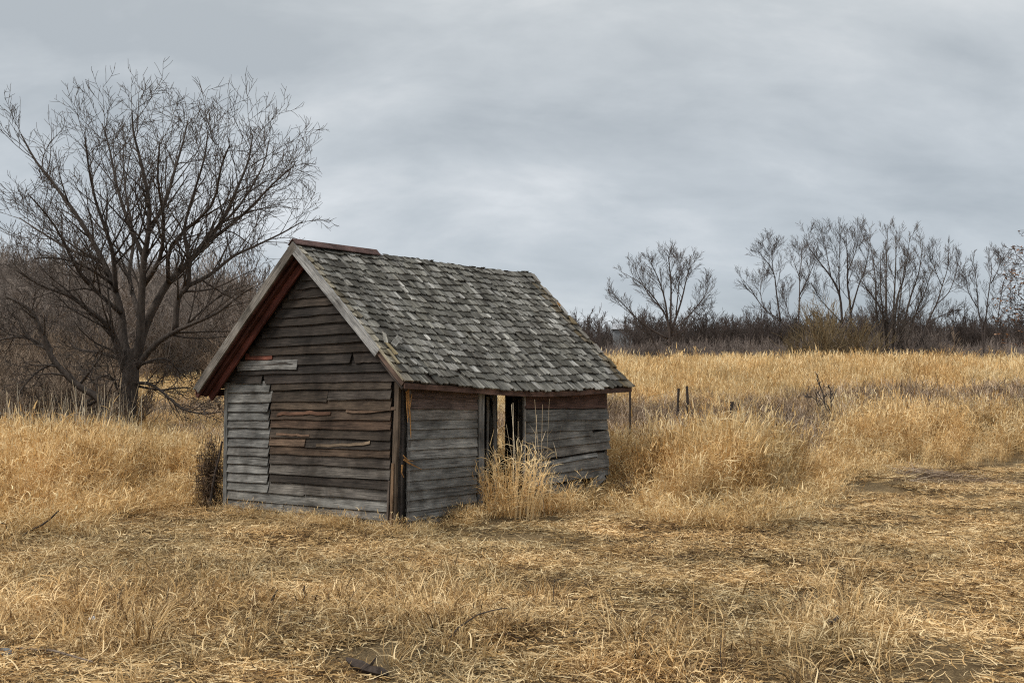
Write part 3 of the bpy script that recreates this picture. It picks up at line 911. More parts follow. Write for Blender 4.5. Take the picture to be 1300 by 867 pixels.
# ------------------------------------------------------------------ blades of grass (numpy)
def blades(base, az, lean, curl, length, width, nseg=4, tint=None, twist=0.0, power=1.0, zmin=None, tip=0.12, wob=0.0):
    """ribbons that start at base (n,3), leave the vertical by lean and bend by curl over their length"""
    n = len(base)
    k = np.arange(nseg + 1) / nseg
    th = lean[:, None] + curl[:, None] * k[None] ** power
    azk = az[:, None] + (RS.normal(0, 1, n) * twist)[:, None] * k[None] + (RS.normal(0, wob, (n, nseg + 1)) if wob else 0)
    st = (length / nseg)[:, None]
    dxy = np.sin(th) * st; dz = np.cos(th) * st
    P = np.zeros((n, nseg + 1, 3))
    P[:, :, 0] = base[:, 0:1]; P[:, :, 1] = base[:, 1:2]; P[:, :, 2] = base[:, 2:3]
    P[:, 1:, 0] += np.cumsum(dxy[:, :-1] * np.cos(azk[:, :-1]), 1)
    P[:, 1:, 1] += np.cumsum(dxy[:, :-1] * np.sin(azk[:, :-1]), 1)
    P[:, 1:, 2] += np.cumsum(dz[:, :-1], 1)
    if zmin is not None:
        P[:, :, 2] = np.maximum(P[:, :, 2], zmin[:, None] + RS.uniform(0, .012, P.shape[:2]))
    roll = RS.uniform(0, math.pi, n)[:, None]
    sv = np.zeros_like(P)
    sv[:, :, 0] = -np.sin(azk) * np.cos(roll); sv[:, :, 1] = np.cos(azk) * np.cos(roll); sv[:, :, 2] = np.sin(roll) * np.sin(th) * .8
    sv[:, :, 0] += np.cos(azk) * np.cos(th) * np.sin(roll) * .8
    sv[:, :, 1] += np.sin(azk) * np.cos(th) * np.sin(roll) * .8
    wk = 1 - (1 - tip) * k ** 1.6
    sv *= (width[:, None] * .5 * wk[None])[:, :, None]
    V = np.stack([P - sv, P + sv], 2).reshape(-1, 3)
    i = (np.arange(n) * (nseg + 1) * 2)[:, None] + (np.arange(nseg) * 2)[None]
    Fq = np.stack([i, i + 1, i + 3, i + 2], -1).reshape(-1, 4)
    if tint is None: tint = np.clip(RS.normal(.55, .30, n), 0, 1.05)
    T = np.repeat(tint, (nseg + 1) * 2)
    return V, Fq, T, P


def join(parts):
    Vs, Fs, Ts = [], [], []; o = 0
    for (V, Fq, T) in parts:
        Vs.append(V); Fs.append(Fq + o); Ts.append(T); o += len(V)
    return np.concatenate(Vs), np.concatenate(Fs), np.concatenate(Ts)


U = RS.uniform


def disc(n, r):
    a = U(0, 2 * math.pi, n); q = r * np.sqrt(U(0, 1, n))
    return np.stack([q * np.cos(a), q * np.sin(a), np.zeros(n)], 1)


def g_thatch(n=210, r=.36, lmin=.04, lmax=.17, w=(.005, .012)):
    b = disc(n, r); b[:, 2] = U(0, .045, n)
    main = U(0, 6.28); az = np.where(U(0, 1, n) < .65, main + RS.normal(0, .55, n), U(0, 6.28, n))
    V, Fq, T, _ = blades(b, az, U(R(66), R(102), n), U(R(-45), R(55), n), U(lmin, lmax, n), U(*w, n), 4, twist=1.4, zmin=U(.003, .045, n), wob=.3, tip=.35)
    return V, Fq, T


def g_tuft(n=60, r=.07, lmin=.10, lmax=.28, lean=(3, 45), w=(.005, .010)):
    b = disc(n, r); az = np.arctan2(b[:, 1], b[:, 0]) + RS.normal(0, .6, n)
    V, Fq, T, _ = blades(b, az, R(1) * U(*lean, n), U(R(15), R(115), n), U(lmin, lmax, n), U(*w, n), 5, twist=.5, power=1.4, zmin=np.full(n, .004))
    return V, Fq, T


def g_tall(n=38, r=.19, h=(.75, 1.25), lean=(0, 14), curl=(4, 45), w=(.004, .0065), leaves=3, lw=(.010, .020), head=True, ll=(.14, .36), wind=0.5):
    b = disc(n, r); az = RS.normal(wind, 1.1, n)
    H = U(*h, n); ns_ = 5
    tin = U(.25, .95, n)
    V, Fq, T, P = blades(b, az, R(1) * U(*lean, n), R(1) * U(*curl, n), H, U(*w, n), ns_, tin, .3, 1.8, tip=.4)
    parts = [(V, Fq, T)]
    for q in range(leaves):
        t = U(.2, .92, n); f = t * ns_; i0 = np.minimum(f.astype(int), ns_ - 1); fr = (f - i0)[:, None]
        bp = P[np.arange(n), i0] * (1 - fr) + P[np.arange(n), i0 + 1] * fr
        V, Fq, T, _ = blades(bp, U(0, 6.28, n), U(R(15), R(65), n), U(R(30), R(115), n), U(*ll, n), U(*lw, n), 4, np.clip(tin + U(-.25, .3, n), 0, 1), .5)
        parts.append((V, Fq, T))
    if head:
        m = int(n * .7)
        V, Fq, T, _ = blades(P[:m, -1] - np.array([0, 0, .02]), az[:m] + U(-.5, .5, m), U(R(0), R(35), m), U(R(5), R(60), m), U(.09, .18, m), U(.012, .022, m), 3, np.clip(tin[:m] + .05, 0, 1), .3)
        parts.append((V, Fq, T))
    return join(parts)


def g_reed(n=60, r=.5, h=(1.5, 2.15), sc=1.0):
    b = disc(n, r); az = U(0, 6.28, n); H = U(*h, n); tin = U(.3, .95, n)
    V, Fq, T, P = blades(b, az, U(0, R(14), n), U(0, R(30), n), H, U(.009, .015, n) * sc, 3, tin, .25, 1.6, tip=.5)
    parts = [(V, Fq, T)]
    for q in range(3):
        t = U(.35, .95, n); f = t * 3; i0 = np.minimum(f.astype(int), 2); fr = (f - i0)[:, None]
        bp = P[np.arange(n), i0] * (1 - fr) + P[np.arange(n), i0 + 1] * fr
        V, Fq, T, _ = blades(bp, U(0, 6.28, n), U(R(10), R(50), n), U(R(20), R(95), n), U(.3, .55, n), U(.014, .024, n) * sc, 3, np.clip(tin + U(-.2, .25, n), 0, 1), .4)
        parts.append((V, Fq, T))
    V, Fq, T, _ = blades(P[:, -1] - np.array([0, 0, .03]), RS.normal(.4, .8, n), U(0, R(30), n), U(R(5), R(70), n), U(.14, .30, n), U(.018, .042, n) * sc, 3, np.clip(tin + U(-.1, .1, n), 0, 1), .3)
    parts.append((V, Fq, T))
    return join(parts)


def g_weed(n=20, r=.22, h=(.7, 1.15), sc=1.0):
    b = disc(n, r); az = U(0, 6.28, n); H = U(*h, n); tin = U(.1, .75, n)
    V, Fq, T, P = blades(b, az, U(0, R(16), n), U(0, R(20), n), H, U(.006, .010, n) * sc, 4, tin, .2, tip=.6)
    parts = [(V, Fq, T)]
    for q in range(9):
        t = U(.45, 1.0, n); f = t * 4; i0 = np.minimum(f.astype(int), 3); fr = (f - i0)[:, None]
        bp = P[np.arange(n), i0] * (1 - fr) + P[np.arange(n), i0 + 1] * fr
        V, Fq, T, _ = blades(bp, U(0, 6.28, n), U(R(20), R(60), n), U(R(-30), R(50), n), U(.08, .26, n), U(.005, .012, n) * sc, 2, np.clip(tin + U(-.2, .35, n), 0, 1), .5, tip=.9)
        parts.append((V, Fq, T))
    return join(parts)


def g_stem(n=14, r=.25, h=(1.2, 1.75), w=(.008, .013), leaves=True):
    b = disc(n, r); az = U(0, 6.28, n); H = U(*h, n); tin = U(.2, 1, n)
    V, Fq, T, P = blades(b, az, U(0, R(9), n), U(R(-4), R(10), n), H, U(*w, n), 3, tin, .2, tip=.6)
    parts = [(V, Fq, T)]
    if leaves:
        for q in range(2):
            bp = P[np.arange(n), U(1, 3, n).astype(int)]
            V, Fq, T, _ = blades(bp, U(0, 6.28, n), U(R(10), R(60), n), U(R(10), R(90), n), U(.1, .3, n), U(.006, .012, n), 3, tin, .4)
            parts.append((V, Fq, T))
    return join(parts)


def variants(cname, gens, mat):
    """unlinked collection of tuft meshes to scatter"""
    c = bpy.data.collections.new(cname)
    for i, (V, Fq, T) in enumerate(gens):
        me = mesh_np(cname, V, Fq, mat, {'tint': T})
        c.objects.link(bpy.data.objects.new("%s_%02d" % (cname, i), me))
    return c


def scatter(name, coll, P, scale, rotz, tilt=None, label=None, cat=None, group=None):
    """one 'stuff' object: the tufts of coll set on the points P (n,3)"""
    n = len(P); k = len(coll.objects)
    me = bpy.data.meshes.new(name)
    me.vertices.add(n); me.vertices.foreach_set('co', np.asarray(P, np.float32).ravel())
    rot = np.zeros((n, 3), np.float32); rot[:, 2] = rotz
    if tilt is not None: rot[:, 0] = tilt[0]; rot[:, 1] = tilt[1]
    sc = np.asarray(scale, np.float32)
    if sc.ndim == 1: sc = np.repeat(sc[:, None], 3, 1)
    for nm, typ, key, arr in (('rot', 'FLOAT_VECTOR', 'vector', rot), ('scl', 'FLOAT_VECTOR', 'vector', sc)):
        a = me.attributes.new(nm, typ, 'POINT'); a.data.foreach_set(key, arr.ravel())
    a = me.attributes.new('idx', 'INT', 'POINT'); a.data.foreach_set('value', RS.randint(0, k, n).astype(np.int32))
    o = bpy.data.objects.new(name, me)
    g = bpy.data.node_groups.new(name, 'GeometryNodeTree')
    g.interface.new_socket('Geometry', in_out='INPUT', socket_type='NodeSocketGeometry')
    g.interface.new_socket('Geometry', in_out='OUTPUT', socket_type='NodeSocketGeometry')
    gi = g.nodes.new('NodeGroupInput'); go = g.nodes.new('NodeGroupOutput')
    ci = g.nodes.new('GeometryNodeCollectionInfo'); ci.inputs['Collection'].default_value = coll
    ci.inputs['Separate Children'].default_value = True; ci.inputs['Reset Children'].default_value = True
    ip = g.nodes.new('GeometryNodeInstanceOnPoints'); ip.inputs['Pick Instance'].default_value = True
    l = g.links.new
    l(gi.outputs[0], ip.inputs['Points']); l(ci.outputs[0], ip.inputs['Instance'])
    for nm, dt, sock in (('rot', 'FLOAT_VECTOR', 'Rotation'), ('scl', 'FLOAT_VECTOR', 'Scale'), ('idx', 'INT', 'Instance Index')):
        a = g.nodes.new('GeometryNodeInputNamedAttribute'); a.data_type = dt; a.inputs['Name'].default_value = nm
        l(a.outputs['Attribute'], ip.inputs[sock])
    l(ip.outputs[0], go.inputs[0])
    md = o.modifiers.new('scatter', 'NODES'); md.node_group = g
    place(o)
    return tag(o, label, cat, group, 'stuff')


def on_ground(xy, sink=0.0):
    return np.concatenate([xy, (gnd(xy[:, 0], xy[:, 1]) - sink)[:, None]], 1)


def wedge(n, d0, d1, side=.60, power=1.0):
    """points in the field of view (with a margin), even over the ground"""
    d = np.sqrt(U(d0 ** 2, d1 ** 2, n)) if power == 1.0 else d0 + (d1 - d0) * U(0, 1, n) ** power
    x = U(-1, 1, n) * (side * d + 1.0)
    return np.stack([x, d], 1)


shed_poly = [(A0.x, A0.y), (B0.x, B0.y), (E0.x, E0.y), (Zr.x, Zr.y)]


def inpoly(xy, poly):
    x, y = xy[:, 0], xy[:, 1]; r = np.zeros(len(xy), bool); n = len(poly)
    for i in range(n):
        x0, y0 = poly[i]; x1, y1 = poly[(i + 1) % n]
        c = ((y0 > y) != (y1 > y)) & (x < (x1 - x0) * (y - y0) / (y1 - y0 + 1e-12) + x0)
        r ^= c
    return r


def grow(poly, m):
    c = np.mean(np.array(poly), 0); return [tuple(c + (np.array(p) - c) * (1 + m / np.linalg.norm(np.array(p) - c))) for p in poly]


def vnoise(xy, s, seed=0):
    x = xy[:, 0] * s + seed * 7.3; y = xy[:, 1] * s + seed * 3.1
    return (np.sin(x + 1.7 * np.sin(y * .8)) + np.sin(y * 1.3 + 1.4 * np.sin(x * .9 + 2)) + .6 * np.sin(2.3 * x - 1.9 * y)) / 2.6


def frompx(pts_): return [gp(*p) for p in pts_]


def pxy(xy):
    """photo column and row of ground points"""
    z = gnd(xy[:, 0], xy[:, 1])
    return 650 + F * xy[:, 0] / xy[:, 1], HOR - (z - EYE) * F / xy[:, 1]


SHED_OUT = grow(shed_poly, .12)
SHED_IN = grow(shed_poly, -.15)
# front limit of the tall grass, as plan points from left to right
LEFT_EDGE = frompx([(-120, 672), (0, 668), (90, 664), (170, 648), (235, 640), (262, 632)])
RIGHT_EDGE = frompx([(735, 640), (800, 650), (880, 655), (960, 650), (1030, 628), (1075, 604), (1150, 592), (1230, 592), (1300, 588), (1420, 584)])


def beyond(xy, edge):
    """metres a point lies beyond an edge line (at the same x/y angle)"""
    ang = xy[:, 0] / xy[:, 1]
    ea = np.array([p[0] / p[1] for p in edge]); ed = np.array([p[1] for p in edge])
    return xy[:, 1] - np.interp(ang, ea, ed)


# ---- flattened thatch underfoot
cT = variants("thatch_tuft", [g_thatch() for _ in range(12)] + [g_thatch(120, .34, .12, .32, (.005, .009)) for _ in range(3)], M_THATCH)
xy = np.concatenate([wedge(1900, 4.6, 12.5), wedge(3000, 10.5, 23.0)])
xy = xy[~inpoly(xy, SHED_IN)]
v = vnoise(xy, 1.1, 2)
keep = U(0, 1, len(xy)) < np.clip(.80 + .30 * v, .42, 1)
xy = xy[keep]
scl = U(.7, 1.15, len(xy)) * (1 + .012 * (xy[:, 1] - 6)); scl = np.stack([scl, scl, scl * U(.45, 1.25, len(xy))], 1)
scatter("thatch", cT, on_ground(xy, .005), scl, U(0, 6.28, len(xy)), label="flattened dry straw thatch covering the open foreground", cat="dry grass")

# ---- short standing tufts
cS = variants("short_tuft", [g_tuft() for _ in range(8)] + [g_tuft(50, .12, .06, .2, (10, 70)) for _ in range(6)] + [g_tuft(40, .10, .16, .34, (2, 25)) for _ in range(1)], M_THATCH)
xy = wedge(12000, 4.8, 17.0)
px, py = pxy(xy)
dens = .01 + .10 * np.clip(vnoise(xy, .9, 5), 0, 1)


def blob(cx, cy, rx, ry, a): return a * np.exp(-((px - cx) / rx) ** 2 - ((py - cy) / ry) ** 2)


dens = dens * 1.0 + .42 * (blob(150, 800, 190, 60, .55) + blob(560, 775, 60, 40, .7) + blob(830, 835, 90, 45, .8) + blob(1060, 820, 120, 60, .9) + blob(1080, 715, 70, 50, .4) + blob(640, 800, 80, 60, .4) + blob(330, 690, 200, 22, .25) + blob(560, 840, 120, 50, .5) + blob(420, 740, 120, 40, .2))
dens = dens - blob(300, 715, 330, 18, .3) - blob(700, 700, 200, 22, .3) - blob(1180, 650, 190, 30, .45) - blob(900, 730, 100, 45, .3) - blob(1250, 760, 90, 80, .25) - blob(950, 830, 40, 60, .3)
keep = (U(0, 1, len(xy)) < dens) & ~inpoly(xy, SHED_OUT)
xy = xy[keep]
scl = U(.55, 1.1, len(xy)) * (1 + .5 * np.clip(dens[keep], 0, 1)); scl = np.stack([scl, scl, scl * U(.6, 1.1, len(xy))], 1)
px, py = pxy(xy)
scatter("short_grass", cS, on_ground(xy), scl, U(0, 6.28, len(xy)), (RS.normal(0, .14, len(xy)), RS.normal(0, .14, len(xy))), label="short curled tufts of dry grass standing in the foreground", cat="dry grass")

# ---- trampled stalks: brown and tangled at the lower left, pale at the lower right
cK = variants("stalk_tuft", [g_tall(16, .16, (.22, .5), (30, 88), (0, 40), (.005, .008), 2, (.006, .012), False, (.08, .2)) for _ in range(6)], M_THATCH)
xy = wedge(9000, 4.8, 12.0)
px, py = pxy(xy)
dk = blob(60, 800, 170, 55, .28) + blob(200, 770, 100, 40, .14) + blob(560, 780, 60, 40, .22) + blob(1060, 830, 110, 50, .25) + blob(420, 800, 200, 60, .06) + blob(830, 850, 80, 30, .2)
xy = xy[U(0, 1, len(xy)) < dk]
scatter("trampled_stalks", cK, on_ground(xy, .01), U(.7, 1.15, len(xy)), U(0, 6.28, len(xy)), label="trampled dry stalks tangled in the front corners of the field", cat="dry grass")

# ---- tall pale grass left and right of the shed
cG = variants("tall_tuft", [g_tall() for _ in range(8)] + [g_tall(40, .22, (.6, 1.05), (5, 35), (20, 70)) for _ in range(4)], M_TALL)
cB = variants("bent_tuft", [g_tall(44, .25, (.5, .95), (35, 75), (5, 45), leaves=2) for _ in range(6)], M_TALL)
TREE_XY = (-9.0, 26.0)


def tall_field():
    xy = wedge(17000, 12.0, 30.0, .62)
    px, py = pxy(xy)
    bl, br = beyond(xy, LEFT_EDGE), beyond(xy, RIGHT_EDGE)
    left = (px < 300); right = (px > 774)
    behind = (px >= 300) & (px <= 774) & (xy[:, 1] > 20.2)
    b = np.where(left, bl, np.where(right, br, 5.0)) + .55 * vnoise(xy, 1.7, 12)
    ok = (b > 0) & (left | right | behind) & ~inpoly(xy, SHED_OUT)
    # space kept open right against the near-left corner of the shed
    ok &= ~((px > 240) & (px < 300) & (xy[:, 1] < 15.7))
    ok &= ~((np.abs(px - 1225) < 38) & (np.abs(xy[:, 1] - 20.3) < .9) & (U(0, 1, len(xy)) < .6))
    ok &= ~((np.abs(px - 1025) < 35) & (b < 7) & (xy[:, 1] > 19.5) & (U(0, 1, len(xy)) < .7))
    d = np.where(left, .62, .55) * (1 - .25 * sstep(21, 29, xy[:, 1])) + .32 * vnoise(xy, 1.5, 3)
    ok &= U(0, 1, len(xy)) < d
    xy = xy[ok]; b = b[ok]; px = px[ok]
    s = .36 + .64 * sstep(0, 2.0, b) + RS.normal(0, .08, len(xy)) + .16 * vnoise(xy, 1.9, 9) + .10 * vnoise(xy, .8, 1)
    low = sstep(19.2, 21.5, xy[:, 1])
    s *= 1 + .22 * np.exp(-((px - 905) / 75) ** 2) * (1 - low) + .20 * np.exp(-((px - 1110) / 60) ** 2) - .30 * np.exp(-((px - 1035) / 28) ** 2)
    s *= np.where(px < 300, .78 + .20 * sstep(240, 100, px) - .14 * low, np.where(px < 1030, 1.02 - .50 * low, 1.14 - .1 * low))
    s = np.clip(s, .3, 1.25)
    mid = (px > 850) & (xy[:, 1] > np.where(px > 1045, 24.0, 20.5)) & (U(0, 1, len(xy)) < .55)       # give way to the grey weeds
    xy, s, px, b = xy[~mid], s[~mid], px[~mid], b[~mid]
    n = len(xy)
    front = 1 - sstep(0, 1.3, b)
    scatter("tall_grass", cG, on_ground(xy), np.stack([s, s, s], 1), U(0, 6.28, n), (RS.normal(0, .08, n) + .18 * front + .16 * vnoise(xy, 1.3, 4), RS.normal(0, .10, n) + .2 * vnoise(xy, 1.2, 7)), label="tall pale dry grass growing either side of the shed", cat="tall grass")


tall_field()


def bent_field():
    xy = wedge(15000, 11.5, 22.0, .62)
    px, py = pxy(xy)
    bl, br = beyond(xy, LEFT_EDGE), beyond(xy, RIGHT_EDGE)
    b = np.where(px < 285, bl, np.where(px > 700, br, 99))
    b = b + .5 * vnoise(xy, 1.4, 5)
    ok = (b > np.where(px > 900, -2.0, -1.1)) & (b < 1.8) & ~inpoly(xy, SHED_OUT)
    hug = (np.abs(beyond(xy, [(B0.x * 1.0 + (A0.x - B0.x) * t, B0.y + (A0.y - B0.y) * t) for t in (1.05, .75, .5, .25, 0)]) + .28) < .30) & (px > 285) & (px < 520)
    hug2 = (np.abs(beyond(xy, [(B0.x + (E0.x - B0.x) * t, B0.y + (E0.y - B0.y) * t) for t in (0, .25, .5, .75, 1.0)]) + .40) < .42) & (px > 520) & (px < 775)
    ok = (ok & (U(0, 1, len(xy)) < .40 - .18 * np.clip(-b, 0, 1))) | (((hug & (U(0, 1, len(xy)) < .65)) | (hug2 & (U(0, 1, len(xy)) < np.where(px > 670, 1.0, .7)))) & ~inpoly(xy, SHED_OUT))
    hg = (hug | hug2)[ok]
    xy = xy[ok]; n = len(xy)
    s = U(.5, 1.0, n) * np.where(hg, U(.34, .58, n), 1.0); px, py = pxy(xy); s = np.where(hg & (px > 678) & (px < 775), U(.5, .8, n), s)
    scatter("bent_grass", cB, on_ground(xy), np.stack([s, s, s * .8], 1), U(0, 6.28, n), label="bent and trampled grass at the foot of the tall growth", cat="dry grass")


bent_field()

# ---- grey weeds between the pale grass and the reeds, pale bare stems
cW = variants("weed_tuft", [g_weed() for _ in range(8)], M_WEED)
xy = wedge(6000, 18.5, 36.0, .62)
px, py = pxy(xy)
dn_ = np.where(px > 740, .16 + .75 * sstep(20.5, 23, xy[:, 1]), .18)
dn_ = np.where((px > 190) & (px < 330) & (xy[:, 1] > 22), .8, dn_)
dn_ = dn_ + blob(1215, 560, 60, 60, .5) * 0
ok = (U(0, 1, len(xy)) < dn_ * (.75 + .5 * vnoise(xy, .6, 4))) & ~inpoly(xy, SHED_OUT) & ((beyond(xy, RIGHT_EDGE) > np.where(px > 1045, 4.2, 1.2)) | (px < 740))
xy = xy[ok]; n = len(xy)
s = U(.75, 1.15, n) * np.where(xy[:, 1] < 21, .75, 1); px, py = pxy(xy); s *= np.where(px < 330, .7, .78 + .22 * sstep(960, 1080, px)) * (1 + .3 * sstep(28, 34, xy[:, 1]))
scatter("grey_weeds", cW, on_ground(xy), s, U(0, 6.28, n), (RS.normal(0, .08, n), RS.normal(0, .08, n)), label="grey brown dead weeds growing between pale grass and reeds", cat="weeds")

cP = variants("stem_tuft", [g_stem(5, .36, (.8, 1.75)) for _ in range(8)], M_PALE)
xyl = np.stack([U(-12.5, -7.4, 190), U(18.6, 22.8, 190)], 1)
xyr = np.concatenate([np.stack([U(3.3, 6.2, 22), U(19.8, 24.0, 22)], 1), np.stack([U(2.2, 3.4, 12), U(19.5, 24, 12)], 1)])
xy = np.concatenate([xyl, xyr]); n = len(xy)
s = np.concatenate([U(.6, 1.15, 190), U(.45, .7, 34)])
scatter("bare_stems", cP, on_ground(xy), s, U(0, 6.28, n), (RS.normal(0, .10, n), RS.normal(0, .12, n)), label="pale bare reed stems standing above the left grass", cat="reeds")

# ---- reeds filling the field as far as the trees
cR = variants("reed_tuft", [g_reed() for _ in range(8)], M_REED)
xa = wedge(11500, 28.5, 58.0, .60); xb = wedge(9000, 55.0, 118.0, .58)
xy = np.concatenate([xa, xb]); px, py = pxy(xy)
front = 30.5 + 2.5 * vnoise(np.stack([xy[:, 0] * .3, xy[:, 0] * 0], 1), 1.0, 2) + np.where(px > 1000, -2.0, 0)
ok = (xy[:, 1] > front)
ok &= ~((px < 330) & (xy[:, 1] > 66))
ok &= ~((px < 190) & (xy[:, 1] < 60) & (U(0, 1, len(xy)) < .75))
ok &= U(0, 1, len(xy)) < .72 + .45 * vnoise(xy, .22, 6)
xy = xy[ok]; px = px[ok]; n = len(xy)
s = U(.74, 1.12, n) * (1 + .13 * vnoise(xy, .3, 8) + .14 * vnoise(xy, 1.1, 3) + .10 * vnoise(xy, .12, 2)) * np.where(px < 330, .62, 1.0)
s = .86 * s * (.52 + .48 * sstep(30, 47, xy[:, 1])) * np.clip(RS.normal(1, .10, n), .7, 1.35); sw = (.35 + .65 * s) * (1 + .010 * (xy[:, 1] - 33))
scatter("reeds", cR, on_ground(xy), np.stack([sw, sw, s], 1), U(0, 6.28, n), (RS.normal(0, .05, n), RS.normal(0, .05, n)), label="tall straw coloured reeds filling the field behind the shed", cat="reeds")


# ------------------------------------------------------------------ trees
class Tree:
    def __init__(s, seed, twig_r=.006, tropism=.25, tab=(5, 4, 3)):
        s.rng = random.Random(seed); s.big = MB(); s.fine = MB(); s.twig_r = twig_r; s.trop = tropism; s.count = 0; s.tips = []; s.tab = tab

    def limb(s, pts_, r0, r1, mb=None, sides=7):
        """a limb along given points, smoothed"""
        P = [Vector(p) for p in pts_]
        Q = []
        for i in range(len(P) - 1):
            a = P[max(i - 1, 0)]; b = P[i]; c = P[i + 1]; d = P[min(i + 2, len(P) - 1)]
            for k in range(3):
                t = k / 3.0
                Q.append(.5 * ((2 * b) + (c - a) * t + (2 * a - 5 * b + 4 * c - d) * t * t + (3 * b - a - 3 * c + d) * t ** 3))
        Q.append(P[-1])
        n = len(Q)
        rad = [r0 + (r1 - r0) * (k / (n - 1)) ** .8 for k in range(n)]
        (mb or s.big).tube(Q, rad, sides)
        return Q, rad

    def branch(s, p, d, ln, r, lev, maxlev, nchild, spread=45, wob=.16):
        g = s.rng
        n = 5 if lev < maxlev else 4
        pts_ = [p]; dd = d.normalized(); rad = [r]
        r1 = max(s.twig_r * .7, r * .28)
        for k in range(n):
            dd = (dd + Vector((g.gauss(0, wob), g.gauss(0, wob), g.gauss(0, wob) + s.trop * .16))).normalized()
            p = p + dd * (ln / n)
            pts_.append(p); rad.append(r + (r1 - r) * (k + 1) / n)
        fine = r < .022
        (s.fine if fine else s.big).tube(pts_, rad, 3 if fine else 5, cap=not fine)
        s.count += 1
        if lev >= maxlev:
            s.tips.append(pts_[-1])
            return
        s.kids(pts_, rad, ln, lev, maxlev, nchild, spread, wob)

    def kids(s, pts_, rad, ln, lev, maxlev, nchild, spread=45, wob=.16, t0=.18, ratio=.62):
        g = s.rng
        n = len(pts_) - 1
        for c in range(nchild):
            t = t0 + (1 - t0) * (c + g.random() * .9) / nchild
            f = min(t, .999) * n; i = int(f); fr = f - i
            q = pts_[i].lerp(pts_[i + 1], fr); rr = rad[i] + (rad[i + 1] - rad[i]) * fr
            ax = (pts_[i + 1] - pts_[i]).normalized()
            o = ax.orthogonal().normalized(); o.rotate(Matrix.Rotation(g.uniform(0, 6.283), 3, ax))
            a = R(g.uniform(spread * .55, spread * 1.25))
            dd = ax * math.cos(a) + o * math.sin(a) + Vector((0, 0, s.trop * .5))
            l2 = ln * ratio * g.uniform(.65, 1.2) * (1.15 - .55 * t)
            s.branch(q, dd, l2, max(s.twig_r, min(rr * .50, .028)), lev + 1, maxlev, s.tab[min(lev, len(s.tab) - 1)], spread, wob)

    def build(s, name, base, mat, label, cat="tree", group=None):
        root = empty(name, base)
        tag(root, label, cat, group)
        if s.big.v: s.big.build("trunk", mat, root, smooth=True)
        if s.fine.v: s.fine.build("crown", mat, root)
        return root


